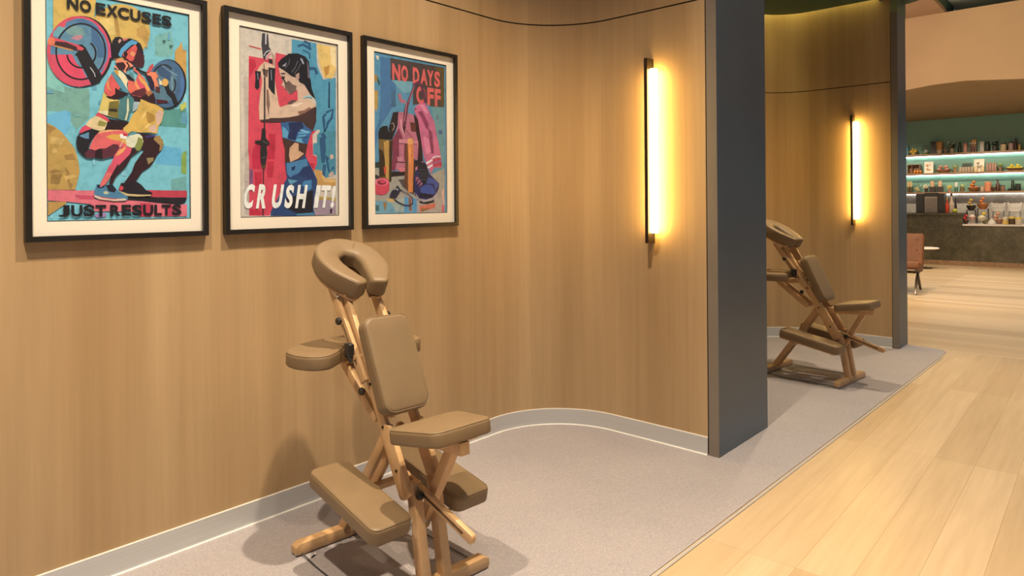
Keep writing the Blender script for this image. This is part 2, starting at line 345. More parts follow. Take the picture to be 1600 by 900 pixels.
ART = [
[
((149,351,376),[7417,19133,7742,19151,8114,19005,8798,19039,8814,18157,8790,17910,8356,17435,8168,17735,8108,18066,7410,18071]),
((119,410,770),[7409,17906,7983,18150,8192,18074,8146,17492,7976,17191,7731,17460,7407,17647]),
((188,498,560),[7423,20006,7643,19565,7908,19220,7988,18798,7416,18968]),
((77,276,311),[11366,18531,12450,18637,12444,17824,11360,17819]),
((155,406,478),[11213,21505,11848,21831,11947,21261,11891,20718,11891,20771,11382,20666,11208,20744,11207,20613]),
((128,351,439),[11800,15644,12428,15793,12423,15170,11797,15191]),
((197,347,99),[12250,16731,12436,16876,12431,16199,12428,15847,12217,15895,12221,16326,12194,16191]),
((99,382,720),[11254,17050,12226,16946,12220,16191,11199,16260]),
((528,414,139),[7631,22340,9054,22654,9041,22355,8970,21698,8515,21780,7965,21503,7622,21009]),
((510,397,137),[11017,21627,10986,21366,10898,21109,10760,20869,10579,20660,10365,20492,10129,20373,9885,20308,9645,20299,9419,20346,9220,20446,9056,20592,8934,20778,8860,20994,8835,21230,8863,21476,8941,21720,9066,21950,9233,22157,9434,22329,9660,22459,9901,22538,10145,22561,10380,22527,10592,22437,10771,22293,10906,22103,10989,21877]),
((384,262,89),[9690,21889,9805,21936,9915,21275,9777,21250,9710,21591]),
((411,285,102),[10507,21689,10798,21898,10967,21566,10889,20928,10745,21267,10505,21379]),
((464,309,106),[11996,21002,12207,21305,12261,21476,12311,21133,12456,21103,12454,20805,12446,19801,12382,20118,12174,20412,11993,20600,11995,20787]),
((401,498,140),[12161,18743,12399,18930,12439,18880,12437,18717,12238,18509]),
((386,284,101),[7387,17622,7629,17523,7874,17303,8100,17007,8288,16729,8391,16346,8432,16057,8452,15863,8342,15351,8298,15169,7370,15160,7387,17574]),
((292,202,104),[7407,17576,7690,17456,7444,17202]),
((270,183,71),[7930,16446,8223,16556,8327,16295,7991,16281]),
((469,359,147),[7521,16639,7684,16696,7724,16555,7561,16523]),
((251,172,66),[7515,15717,7884,15774,7778,15366,7492,15385]),
((270,183,71),[7968,16016,8092,15876,8131,15444,8215,15373,8172,15180,8088,15251,8008,15682]),
((113,355,673),[8029,21112,8139,21111,8131,20775,7989,20786]),
((226,571,835),[8621,17057,8703,17009,8692,16648,8593,16685]),
((113,355,673),[9756,21234,9983,21322,9983,20931,9747,20927]),
((100,327,545),[12253,18467,12491,18479,12485,17977,12202,18005]),
((156,424,516),[9285,14191,9410,14119,9376,13731,9266,13781]),
((113,355,673),[9379,15105,9476,15048,9462,14703,9338,14744]),
((100,327,545),[8928,19205,9051,19186,9059,19019,8888,19020]),
((226,571,835),[12371,19313,12463,19256,12451,18794,12330,18836]),
((123,391,590),[7954,20507,8102,20522,8094,20311,7932,20307]),
((156,424,516),[8289,18042,8504,18018,8514,17958,8288,17948]),
((100,327,545),[11174,22813,11386,22845,11404,22599,11157,22574]),
((156,424,516),[9511,17009,9563,17025,9552,16821,9478,16837]),
((156,424,516),[10068,15449,10190,15453,10196,15285,10048,15301]),
((226,571,835),[11922,14698,12000,14714,11990,14122,11882,14180]),
((100,327,545),[9970,19545,10071,19609,10055,19317,9941,19326]),
((113,355,673),[9363,19084,9537,19113,9509,18974,9322,18965]),
((113,355,673),[9044,21864,9187,21939,9161,21525,9013,21532]),
((100,327,545),[8161,16922,8236,16873,8220,16749,8126,16761]),
((180,515,780),[9620,20823,9866,20876,9810,20443,9581,20450]),
((123,391,590),[9991,17936,10129,17923,10137,17529,9955,17556]),
((113,355,673),[7947,14445,8168,14413,8180,14312,7927,14328]),
((226,571,835),[9934,15925,10093,15956,10061,15738,9896,15755]),
((100,327,545),[9114,18649,9228,18646,9231,18505,9091,18505]),
((156,424,516),[11215,20040,11393,20096,11339,19933,11167,19923]),
((113,355,673),[9810,20478,9947,20522,9943,19964,9767,19993]),
((180,515,780),[9161,17159,9266,17108,9266,16915,9117,16931]),
((226,571,835),[9672,22061,9725,22006,9724,21608,9628,21635]),
((100,327,545),[11022,18416,11238,18458,11174,18245,10993,18246]),
((226,571,835),[7499,14239,7559,14229,7561,14091,7484,14107]),
((100,327,545),[9846,15023,10065,14958,10068,14844,9808,14861]),
((100,327,545),[7413,18826,7612,18866,7601,18732,7392,18720]),
((180,515,780),[9455,19725,9670,19797,9606,19257,9432,19285]),
((180,515,780),[7490,20674,7626,20707,7602,20387,7462,20395]),
((123,391,590),[8949,17480,9033,17521,9007,17240,8917,17258]),
((113,355,673),[11745,21741,11803,21701,11793,21422,11699,21437]),
((113,355,673),[11161,17487,11293,17509,11300,17158,11136,17181]),
((156,424,516),[7418,15648,7509,15672,7484,15305,7416,15339]),
((123,391,590),[10220,14070,10386,14059,10342,13566,10179,13620]),
((113,355,673),[9171,18481,9375,18512,9354,18101,9130,18120]),
((226,571,835),[11475,19658,11579,19714,11548,19377,11427,19391]),
((123,391,590),[7880,22156,8080,22167,8085,22051,7840,22016]),
((226,571,835),[8923,16552,8973,16537,8959,16113,8896,16154]),
((180,515,780),[9608,21383,9768,21357,9733,20910,9598,20937]),
((100,327,545),[10017,17004,10223,16991,10235,16734,9989,16749]),
((113,355,673),[10028,15372,10123,15300,10106,14844,9996,14897]),
((156,424,516),[10999,14156,11202,14087,11151,13975,10993,13997]),
((528,414,139),[7631,22340,9054,22654,9041,22355,8970,21698,8515,21780,7965,21503,7622,21009]),
((510,397,137),[11017,21627,10986,21366,10898,21109,10760,20869,10579,20660,10365,20492,10129,20373,9885,20308,9645,20299,9419,20346,9220,20446,9056,20592,8934,20778,8860,20994,8835,21230,8863,21476,8941,21720,9066,21950,9233,22157,9434,22329,9660,22459,9901,22538,10145,22561,10380,22527,10592,22437,10771,22293,10906,22103,10989,21877]),
((597,507,211),[9170,21787,9667,21935,9708,21288,9299,21165]),
((384,262,89),[9690,21889,9805,21936,9915,21275,9777,21250,9710,21591]),
((411,285,102),[10507,21689,10798,21898,10967,21566,10889,20928,10745,21267,10505,21379]),
((464,309,106),[11996,21002,12207,21305,12261,21476,12311,21133,12456,21103,12454,20805,12446,19801,12382,20118,12174,20412,11993,20600,11995,20787]),
((401,498,140),[12161,18743,12399,18930,12439,18880,12437,18717,12238,18509]),
((386,284,101),[7387,17622,7629,17523,7874,17303,8100,17007,8288,16729,8391,16346,8432,16057,8452,15863,8342,15351,8298,15169,7370,15160,7387,17574]),
((270,183,71),[7407,17576,7690,17456,7444,17202]),
((270,183,71),[7930,16446,8223,16556,8327,16295,7991,16281]),
((270,183,71),[7968,16016,8092,15876,8131,15444,8215,15373,8172,15180,8088,15251,8008,15682]),
((270,183,71),[7435,15833,7638,15934,7884,15846,7515,15740]),
((486,375,158),[7521,16639,7684,16696,7724,16555,7561,16523]),
((486,375,158),[7525,17136,7976,17071,7850,16848,7482,16873]),
((486,375,158),[7924,15656,8175,15734,8387,15691,8217,15615,7986,15537]),
((251,172,66),[7515,15717,7884,15774,7778,15366,7492,15385]),
((46,131,165),[11488,21396,11640,21395,11537,21245]),
((46,131,165),[11766,21231,11921,21230,11817,21079]),
((574,158,247),[7370,15160,8967,15139,8943,14818,9775,14768,10600,14818,10599,14715,10600,14741,11211,14661,12129,14577,12432,14602,12428,14087,10571,14109,10572,14303,9317,14345,8940,14350,8810,14622,8001,14722,7367,14771]),
((420,52,98),[10845,15182,12436,15170,12434,14886,10990,14883]),
((449,72,158),[8297,14975,8944,14941,8921,14794,8423,14806,8424,14867,8317,14903]),
((13,13,22),[10078,14920,10601,14973,11089,14897,12434,14873,12366,14683,12129,14563,11211,14656,10600,14736,10124,14767]),
((420,44,105),[10575,14651,10988,14649,11009,14114,10571,14117]),
((447,51,126),[11613,14553,11818,14579,11814,14099,11610,14103]),
((384,262,95),[7367,14724,8001,14722,7979,14626,7772,14485,7383,14182]),
((280,209,506),[8939,14227,9228,14297,9362,14270,9338,14121,8982,14103]),
((13,13,22),[9623,20607,9607,20385,9564,20164,9494,19950,9400,19750,9285,19568,9150,19408,9001,19276,8842,19173,8675,19102,8507,19065,8340,19062,8179,19091,8028,19153,7889,19246,7767,19366,7664,19511,7582,19677,7522,19861,7486,20057,7475,20262,7489,20472,7528,20680,7590,20883,7675,21076,7780,21255,7904,21415,8044,21552,8197,21663,8359,21745,8526,21795,8694,21812,8860,21794,9019,21742,9166,21657,9299,21541,9412,21395,9504,21225,9570,21033,9611,20825]),
((505,74,144),[9532,20605,9517,20386,9474,20168,9405,19958,9313,19761,9199,19581,9066,19424,8920,19293,8762,19192,8598,19122,8432,19085,8267,19081,8109,19111,7960,19172,7823,19263,7703,19381,7601,19524,7520,19688,7461,19868,7426,20062,7415,20264,7429,20471,7467,20676,7528,20877,7612,21067,7716,21243,7838,21401,7976,21536,8126,21645,8286,21726,8451,21775,8617,21791,8780,21774,8937,21723,9082,21640,9213,21525,9324,21381,9414,21213,9480,21024,9520,20820]),
((74,199,427),[9453,20580,9439,20374,9400,20170,9338,19973,9254,19788,9150,19620,9030,19473,8897,19351,8754,19256,8605,19190,8454,19156,8304,19153,8159,19181,8023,19238,7899,19324,7789,19436,7696,19571,7622,19726,7568,19897,7536,20080,7526,20270,7538,20465,7573,20659,7629,20847,7706,21026,7801,21191,7913,21339,8039,21465,8176,21567,8321,21642,8472,21687,8623,21701,8771,21683,8913,21634,9045,21554,9163,21445,9265,21310,9346,21151,9406,20974,9442,20781]),
((506,74,161),[7495,20159,8292,20285,8353,19979,8565,19767,8865,19219,8453,19071,8115,19126,7805,19349,7603,19678]),
((119,352,510),[7622,21009,7798,21280,8026,21275,7754,20843,7611,20865]),
((505,74,144),[7757,21272,8006,21511,8302,21702,8472,21772,8301,21617,8048,21471,7984,21243]),
((56,149,359),[8300,21544,8601,21724,8947,21546,9123,21431,9099,21229,8859,21406,8599,21504]),
((92,237,430),[9340,20562,9326,20376,9286,20192,9223,20015,9139,19853,9035,19709,8917,19588,8787,19493,8649,19428,8509,19394,8370,19391,8236,19420,8112,19479,8001,19566,7906,19678,7830,19812,7774,19964,7740,20129,7730,20303,7743,20481,7779,20657,7837,20828,7915,20987,8012,21130,8125,21253,8250,21352,8384,21423,8524,21466,8664,21476,8801,21455,8930,21403,9047,21319,9149,21208,9231,21072,9292,20916,9328,20744]),
((566,69,162),[7729,20196,8228,20275,8353,19979,8565,19767,8714,19421,8285,19365,7993,19542,7808,19779]),
((145,302,373),[7963,21191,8299,21375,8598,21333,8682,21104,8381,21002,8128,21005]),
((49,134,328),[8881,21484,9099,21229,9319,20770,9361,20328,9093,20287,9073,20630,8877,20893]),
((385,209,318),[8169,20868,8297,20987,8553,21081,8595,20967,8423,20839]),
((13,13,22),[9392,20570,9381,20409,9353,20249,9307,20093,9245,19945,9169,19807,9079,19682,8977,19574,8867,19484,8751,19414,8631,19365,8509,19338,8388,19333,8270,19351,8158,19390,8054,19450,7960,19529,7878,19626,7808,19738,7753,19864,7714,20000,7690,20145,7683,20296,7692,20449,7718,20602,7759,20751,7816,20895,7887,21030,7971,21153,8067,21263,8172,21357,8285,21432,8403,21487,8524,21522,8646,21534,8766,21524,8882,21491,8991,21436,9091,21360,9179,21264,9254,21150,9314,21021,9358,20879,9384,20728,9392,20570,9333,20561,9326,20709,9301,20852,9261,20985,9205,21107,9135,21214,9053,21304,8959,21376,8858,21428,8750,21459,8637,21469,8523,21458,8410,21426,8300,21374,8194,21304,8096,21216,8007,21113,7928,20996,7861,20869,7808,20734,7769,20593,7745,20449,7736,20304,7743,20162,7765,20026,7802,19897,7854,19778,7919,19672,7996,19581,8084,19507,8181,19450,8286,19413,8396,19397,8509,19401,8623,19427,8736,19473,8844,19539,8947,19624,9041,19726,9125,19843,9197,19973,9255,20112,9297,20259,9324,20410,9333,20561]),
((13,13,22),[9023,20238,9003,20184,8979,20131,8950,20080,8918,20032,8882,19987,8843,19946,8801,19909,8757,19876,8711,19847,8663,19824,8614,19806,8565,19792,8516,19785,8467,19782,8418,19785,8371,19793,8326,19807,8283,19826,8242,19849,8204,19877,8169,19910,8138,19946,8110,19987,8086,20031,8067,20077,8052,20127,8041,20178,8035,20231,8089,20245,8094,20198,8104,20152,8118,20108,8135,20066,8156,20028,8181,19992,8209,19959,8240,19930,8274,19905,8310,19884,8349,19868,8389,19856,8431,19849,8474,19846,8518,19848,8562,19855,8606,19867,8649,19883,8692,19904,8733,19930,8772,19959,8809,19992,8844,20029,8876,20069,8904,20111,8930,20156,8951,20203,8969,20252]),
((13,13,22),[8872,20837,8896,20818,8919,20797,8940,20775,8960,20751,8978,20725,8994,20698,9008,20669,9021,20640,9032,20609,9041,20577,9048,20544,9052,20511,9055,20477,9056,20442,9055,20407,9051,20372,9046,20337,9039,20302,9029,20267,9018,20233,9005,20199,8990,20166,8973,20134,8955,20102,8935,20072,8913,20043,8890,20015,8866,19988,8827,20035,8848,20058,8869,20083,8888,20109,8905,20135,8922,20163,8936,20191,8949,20220,8961,20250,8971,20280,8979,20310,8986,20341,8990,20371,8993,20402,8994,20432,8994,20462,8991,20492,8987,20521,8981,20550,8973,20578,8964,20605,8952,20631,8940,20656,8925,20679,8909,20702,8892,20723,8873,20743,8853,20761,8832,20777]),
((506,75,197),[8970,21686,9168,21489,9390,21231,9367,21152,9167,21365]),
((508,76,262),[9445,21116,9534,20881,9569,20360,9508,20351,9477,20796]),
((507,84,218),[9155,19776,9336,20026,9496,20299,9565,20485,9508,20476,9382,20157]),
((13,13,22),[8379,20662,8550,20715,8679,20615,8829,20320,8851,20274,9024,19955,9265,19568,9152,19330,8886,19173,8715,19543,8566,19840,8376,20249,8313,20264,8442,20454]),
((505,74,129),[7631,20821,8422,20669,8625,20569,8570,20475,7609,20485]),
((41,19,29),[7671,20686,8042,20702,8379,20589,8420,20426,7650,20540]),
((460,245,91),[7650,20540,8251,20459,8250,20411,7649,20480]),
((592,180,126),[7681,20676,7678,20639,7669,20603,7654,20570,7634,20541,7611,20518,7585,20502,7558,20493,7531,20493,7505,20501,7482,20516,7463,20538,7449,20566,7440,20599,7438,20634,7441,20670,7450,20706,7465,20739,7484,20767,7507,20791,7533,20807,7560,20816,7587,20817,7613,20809,7636,20794,7655,20772,7669,20744,7678,20711]),
((409,477,649),[8814,19865,8878,19777,8964,19644,8984,19527,9014,19538,8992,19662,8903,19800,8838,19890]),
((449,79,114),[10832,19932,11006,20269,11130,20365,11128,20051]),
((13,13,22),[12450,19688,12439,19522,12410,19359,12362,19201,12298,19054,12219,18921,12127,18805,12024,18709,11914,18635,11799,18586,11682,18562,11566,18563,11453,18589,11348,18640,11250,18714,11164,18809,11092,18922,11034,19051,10991,19193,10966,19344,10959,19501,10969,19661,10996,19819,11041,19971,11101,20115,11175,20247,11263,20364,11361,20462,11468,20539,11581,20594,11698,20624,11815,20630,11929,20609,12039,20563,12140,20493,12230,20399,12308,20286,12370,20154,12415,20008,12442,19852]),
((50,128,289),[12376,19690,12366,19529,12337,19371,12291,19219,12229,19076,12152,18947,12063,18835,11963,18742,11856,18671,11745,18623,11631,18599,11519,18600,11410,18626,11307,18675,11213,18746,11129,18837,11058,18947,11002,19072,10961,19209,10937,19356,10929,19508,10939,19662,10966,19815,11009,19963,11067,20103,11140,20230,11225,20343,11320,20438,11424,20513,11534,20566,11647,20595,11760,20600,11871,20580,11977,20536,12075,20468,12163,20378,12238,20268,12298,20140,12342,19999,12368,19848]),
((78,180,305),[12038,19642,12025,19473,11990,19309,11935,19158,11862,19025,11774,18917,11676,18839,11572,18794,11466,18782,11363,18806,11268,18863,11185,18951,11116,19065,11065,19201,11035,19353,11025,19515,11037,19679,11070,19839,11123,19988,11193,20120,11278,20229,11375,20310,11478,20360,11584,20375,11688,20356,11785,20302,11871,20216,11942,20101,11995,19963,12028,19808]),
((36,88,210),[11229,20222,11632,20333,11835,20150,11780,19716,11376,19901]),
((57,150,423),[12199,20227,12366,19764,12296,19243,12111,18953,12220,19557]),
((13,13,22),[11015,19584,11021,19646,11029,19709,11041,19770,11055,19831,11072,19890,11092,19947,11114,20002,11139,20055,11167,20105,11196,20152,11228,20195,11261,20235,11296,20270,11333,20302,11371,20329,11409,20352,11449,20370,11489,20384,11529,20393,11570,20396,11610,20395,11650,20389,11689,20377,11727,20361,11764,20340,11800,20315,11834,20284,11866,20250,11826,20195,11798,20227,11768,20255,11736,20279,11704,20299,11670,20314,11635,20325,11600,20331,11565,20332,11529,20329,11493,20321,11458,20309,11423,20293,11389,20272,11355,20247,11323,20218,11292,20185,11263,20149,11235,20109,11209,20066,11184,20020,11162,19972,11142,19921,11125,19868,11109,19814,11097,19758,11087,19701,11079,19644,11074,19586]),
((13,13,22),[11966,19860,11978,19837,11988,19812,11998,19787,12006,19761,12012,19734,12017,19707,12021,19679,12024,19651,12025,19623,12024,19594,12022,19566,12019,19537,12014,19508,12008,19480,12001,19451,11992,19424,11982,19396,11970,19369,11957,19343,11944,19317,11928,19292,11912,19268,11895,19245,11877,19223,11858,19202,11838,19183,11817,19164,11795,19147,11767,19194,11786,19209,11804,19226,11822,19243,11839,19262,11855,19281,11870,19302,11884,19323,11897,19345,11909,19367,11920,19391,11930,19414,11939,19439,11947,19463,11953,19488,11958,19513,11963,19539,11965,19564,11967,19589,11967,19615,11967,19640,11965,19665,11961,19689,11957,19713,11951,19737,11944,19760,11936,19782,11927,19803,11916,19824]),
((243,413,638),[11473,20329,11676,20172,11881,20067,12088,19987,12097,20008,11891,20087,11688,20191,11487,20347]),
((243,413,638),[11849,19911,11846,19591,11870,19353,11891,19358,11867,19594,11869,19914]),
((27,10,17),[10572,17473,11010,17452,11232,17389,11457,17273,11505,17065,11403,16821,11251,16630,11150,16415,10975,16147,10657,15903,10414,15511,9989,15453,10274,15892,10395,16255,10565,16519,10760,16813,10615,16805,10714,17121,10667,17351]),
((272,201,91),[11157,17384,11357,17424,11506,17117,11428,16849,11327,16778,11354,17029,11107,17250]),
((40,37,198),[10789,17385,11183,17438,11157,17358,10813,17309]),
((219,199,113),[10831,16480,11101,16518,11100,16387,10902,16223]),
((520,386,118),[10631,18897,10776,18862,11019,18758,11267,18679,11492,18543,11516,18413,11503,18333,11437,18010,11310,17815,11233,17494,10986,17529,10572,17499,10286,17529,10144,17417,9958,17531,9958,17657,10194,17905,10339,18225,10531,18449,10483,18367]),
((515,402,393),[11189,18304,11366,18531,11503,18386,11412,18008,11260,17811,11212,18044]),
((503,391,392),[10988,17790,11211,17886,11208,17545,10913,17602]),
((335,220,60),[10845,18402,11164,18249,11187,18042,10914,17862,10843,18116]),
((665,543,255),[10673,18127,10796,18371,10870,18404,10770,18161,10648,18021]),
((665,543,255),[10792,17748,10939,17916,11013,17870,10815,17672]),
((11,12,22),[9603,21018,9707,21187,9869,21241,10008,21177,10266,21235,10527,21177,10683,20997,10753,20724,10643,20577,9932,20442,9793,20395,9770,20341,9701,20356,9587,20288,9576,20387]),
((47,14,26),[9981,20677,10216,20817,10455,21049,10599,21061,10694,20896,10745,20671,10794,20601,10764,20570,10792,20393,10749,20180,10640,20138,10496,20104,10401,20206,10259,20262,10118,20292,10002,20402,9956,20547]),
((548,98,114),[10004,20681,10133,20702,10311,20910,10455,21036,10555,20963,10501,20813,10464,20678,10403,20489,10427,20518,10354,20353,10236,20323,10119,20420,10002,20478,9968,20523]),
((613,294,163),[10238,20617,10310,20743,10405,20707,10456,20626,10344,20518]),
((25,9,17),[10004,20656,10121,20700,10167,20580,10096,20441,10026,20456]),
((11,12,22),[10455,21036,10623,21116,10718,20900,10753,20672,10645,20784,10549,20820,10502,20916]),
((414,288,273),[9810,21054,9891,21169,9937,21076,9844,20959]),
((455,148,220),[9961,21169,10125,21210,10171,21167,10007,21088]),
((81,329,688),[9817,20525,9912,20768,10100,21002,10313,21192,10539,21141,10479,21040,10312,20987,10145,20793,10027,20672,9961,20548,9932,20416,9868,20444]),
((534,479,179),[9284,18973,9440,18816,9850,18710,9824,18253,9825,18379,9799,17998,9434,18066,9077,18170,9123,18310,9100,18184,9191,18565]),
((609,614,474),[9100,18234,9436,18266,9412,18064,9077,18170]),
((148,138,38),[9484,18621,9827,18708,9824,18253,9799,17998,9435,18091,9436,18266]),
((26,23,18),[9459,18343,9756,18373,9778,18249,9481,18245]),
((54,174,229),[9850,18710,10061,18911,10367,18920,10389,18666,10292,18297,10293,18425,10147,17901,9799,17973,9802,18377]),
((489,574,467),[10131,18817,10178,18822,10197,18288,10198,18390,10101,17948,10031,17968,10127,18358,10103,18279]),
((276,412,558),[10366,18714,10605,18740,10483,18418,10315,18300]),
((567,103,120),[9560,19707,9696,19625,9877,19219,9691,18895,9462,18806,9306,18976,9330,19252,9445,19517]),
((590,338,112),[9536,19654,9467,19419,9465,19219,9578,19045,9420,19139,9410,19362]),
((23,9,17),[9693,19197,9922,19073,10203,19029,9921,18845,9689,18718,9462,18744,9350,18831,9553,18841,9691,18945]),
((609,614,474),[9675,19899,9882,19903,10067,19725,10159,19559,10111,19349,10156,19151,10018,19388,9880,19599,9788,19688]),
((435,285,68),[9652,19896,9813,19893,9811,19691,9697,19751]),
((74,257,431),[9560,19757,9652,19845,9788,19662,9972,19459,10156,19151,10203,19029,9969,19078,9831,19289,9695,19499]),
((589,138,123),[10159,19559,10443,19519,10542,19866,10352,19994,10400,20129,10542,19944,10782,19692,10999,19251,10874,18963,10631,18936,10297,18963,10156,19151]),
((536,84,162),[10493,19782,10636,19621,10804,19435,10803,19254,10609,19282,10491,19551]),
((604,363,115),[10541,19789,10781,19614,10999,19277,10924,19164,10780,19432,10612,19566]),
((603,339,124),[10445,19699,10490,19422,10609,19256,10561,19199,10419,19413]),
((82,235,336),[10209,19949,10374,19843,10420,19516,10254,19648]),
((17,13,20),[10021,19795,10208,19770,10396,19590,10372,19510,10113,19681]),
((88,21,37),[10202,18991,10441,19185,10779,19328,10875,19132,10825,18945,10487,18959]),
((27,10,17),[10296,18937,10631,18936,10998,19146,11121,19161,11194,18907,11192,18710,10995,18742,10630,18872,10605,18727,10438,18748]),
((329,140,62),[10802,19150,11023,19228,11096,19158,10923,18982]),
((624,253,177),[9700,20230,9770,20341,9932,20353,10118,20318,10306,20218,10400,20104,10210,20051,10068,19802,9929,19985,9790,19915,9653,20021,9769,20139]),
((37,14,25),[9769,20189,10001,20249,10093,20110,10022,19922,9813,19944,9722,20082]),
((17,12,18),[10092,20245,10180,20125,10066,19921,10117,19893,10241,20129,10143,20289]),
((17,12,18),[10217,20015,10407,20106,10393,20153,10203,20061]),
((14,11,16),[10429,20017,10621,19941,10835,19868,10976,19761,11030,19837,10878,19950,10657,20025,10466,20101]),
((607,214,142),[10857,19909,11029,20011,11227,20012,11313,19840,11225,19750,11298,19575,11346,19292,11221,19212,11124,19580,10953,19740]),
((22,15,50),[10783,19873,11028,19828,11149,19557,11146,19216,10999,19329,10928,19607]),
((71,30,45),[11198,19432,11372,19427,11371,19190,11196,19222]),
((614,653,626),[11325,19789,11500,19601,11474,19518,11348,19529]),
((13,13,22),[11475,19624,11703,19680,11752,19393,11957,19204,12122,18766,11953,18709,11826,19029,11649,19195,11574,19425]),
((555,362,137),[11703,19658,11700,19622,11689,19587,11673,19555,11652,19527,11627,19505,11599,19490,11570,19483,11540,19483,11513,19491,11488,19507,11467,19530,11452,19558,11442,19590,11439,19625,11443,19661,11453,19695,11469,19727,11490,19755,11515,19777,11543,19793,11572,19801,11601,19800,11629,19792,11654,19777,11675,19754,11691,19726,11700,19693]),
((61,12,22),[11219,18910,11646,18903,11709,18817,11267,18726]),
((17,8,13),[9411,17964,9914,17907,10194,17880,9982,17659,9958,17543,9340,17497,9319,17732]),
((522,67,116),[9077,18170,9233,18098,9411,17989,9489,17846,9343,17858,9143,17990,8988,18026]),
((568,509,345),[8988,18026,9143,17990,9410,17839,9364,17661,9295,17494,9139,17457,8918,17502,8701,17608,8658,17678,8790,17861]),
((220,235,72),[9120,17864,9410,17789,9296,17631,9052,17661]),
((523,67,144),[8658,17641,8875,17524,8635,17407,8430,17283,8463,17443,8550,17572]),
((11,12,22),[8874,17474,9072,17465,9139,17420,8938,17233,8783,16903,8738,16705,8979,16693,8955,16420,8692,16384,8521,16498,8372,16685,8332,16925,8355,17169,8441,17296,8635,17407]),
((93,238,465),[8419,17222,8765,17380,8763,17123,8611,17137]),
((551,120,155),[9139,17445,9453,17530,9958,17556,10144,17417,10140,16933,9814,16863,9585,16951,9335,16787,9000,16682,8760,16755,8849,16981,8960,17234]),
((82,22,46),[8738,16705,8978,16681,9156,16777,9335,16787,9608,16977,9791,16963,9836,16764,9650,16515,9220,16370,8954,16408,8692,16384,8607,16551]),
((17,7,15),[8979,16693,9134,16775,9223,16731,9220,16370,8954,16408]),
((516,335,90),[9338,17235,9565,17363,9864,17372,10142,17188,10094,16981,9862,17094,9564,17150]),
((589,390,202),[9139,17445,9453,17523,9911,17547,9228,17402,9071,17341]),
((697,783,900),[9841,17370,9933,17402,9979,17329,10119,17313,10072,17208,9863,17220]),
((393,34,65),[9933,17415,10120,17403,10096,17312,9979,17317]),
((512,83,165),[10023,16926,10281,16864,10232,16632,10043,16419,9762,16104,9763,16230,9646,15874,9508,15720,9325,15391,9101,15239,9124,15388,9351,15865,9489,16219,9488,16094,9651,16553,9813,16813]),
((590,338,124),[9999,16874,10093,16905,9951,16668,9765,16533,9673,16528,9813,16737]),
((29,11,19),[10281,16864,10471,16746,10615,16805,10279,16532,10064,16115,10135,16245,9946,15984,9690,15699,9574,15395,9438,15393,9554,15796,9763,16205,9785,16105,10042,16394,10208,16579]),
((591,152,169),[9396,15866,9554,15821,9439,15568,9303,15391,9123,15264,9146,15388]),
((545,620,558),[10072,17234,10190,17344,10524,17444,10524,17444,10667,17351,10714,17147,10615,16857,10471,16746,10376,16895,10281,16864,10093,16930,10048,17182]),
((183,234,74),[10523,17315,10691,17249,10689,17016,10591,16778,10471,16746,10376,16895,10473,17106]),
((77,256,367),[10072,17221,10191,17446,10381,17536,10488,17454,10214,17358]),
((14,11,22),[9873,15451,9989,15453,10414,15537,10605,15412,10797,15181,11041,15079,11016,14975,10601,14973,10220,15023,9893,15122,9778,15171]),
((457,397,246),[9755,15159,10126,15027,10602,14999,11003,15001,10966,14943,10457,14916,9962,14958]),
((521,60,103),[9802,15197,9872,15362,9976,15275,9894,15142]),
((59,198,400),[9013,15386,9146,15363,9123,15215,9324,15291,9574,15395,9732,15171,10102,14920,10125,14818,10007,14742,9615,14743,9098,14818,8944,14892,8923,15015,8968,15213]),
((539,479,463),[8922,14978,9209,14868,9661,14818,10008,14844,10089,14767,9615,14738,9098,14813,8944,14887]),
((421,63,112),[8966,14991,9209,14893,9661,14838,9892,14856,9661,14806,9209,14855]),
((12,15,34),[9325,15354,9551,15395,9698,15196,9640,15070,9436,15118,9391,15218]),
((12,15,34),[9024,15374,9135,15368,9112,15239,9034,15251]),
((406,503,396),[9233,15092,9346,15142,9458,15043,9300,14992]),
((621,695,808),[9970,17181,9875,16972,9828,16817,9845,16811,9892,16965,9987,17173]),
((10,12,18),'T',[('N',8062,8442),('O',8485,8875),('E',9029,9375),('X',9397,9808),('C',9808,10216),('U',10251,10646),('S',10670,11061),('E',11098,11435),('S',11448,11855)],22416,21963,0,0.066),
((10,12,18),'T',[('J',7731,8093),('U',8146,8528),('S',8549,8941),('T',8963,9341),('R',9476,9854),('E',9889,10240),('S',10263,10646),('U',10682,11073),('L',11110,11410),('T',11397,11765),('S',11804,12193)],14589,14148,0,0.066),
],
[
((399,387,419),[14979,20328,15237,20362,15199,19487,15241,19028,15199,14064,14987,14068,15019,17879]),
((510,61,120),[15245,21321,15847,21312,16550,21390,16552,21675,17378,21639,18058,21203,18042,19497,18736,18217,18484,17947,18511,16979,18724,16895,18721,16517,18611,16262,18360,15942,16991,15605,16197,14046,15199,14064,15220,16559,15178,17021,15209,18908]),
((392,25,68),[16197,17847,16519,17870,16476,16672,16092,16655]),
((392,25,76),[15408,17121,15533,17303,15814,17349,15773,16200,15400,16188,15344,16739]),
((397,26,68),[15461,16044,15834,16055,15828,15407,15486,15432]),
((397,26,68),[16091,16566,16443,16581,16372,15832,16085,15825]),
((397,26,68),[15259,21208,15535,21191,15595,20908,15251,20277]),
((397,26,68),[15217,14383,15788,14289,15786,14054,15214,14064]),
((166,79,205),[15232,16182,15400,16159,15394,15430,15226,15428]),
((393,30,74),[18261,16593,18578,16574,18611,16262,18364,16379]),
((67,280,518),[17402,22458,18739,22490,18766,21493,18907,21135,19120,20752,19843,20943,19817,18072,18914,18009,18880,18259,18486,18135,18706,18812,18713,19567,18398,20159,18333,20774,18367,20623,18062,21637,17396,21779]),
((57,235,402),[18915,18167,19818,18234,19798,16042,19075,15833,19042,16212,18576,16292,18721,16517,18725,16958,18511,17010,18516,17543,18730,17587,18734,17965]),
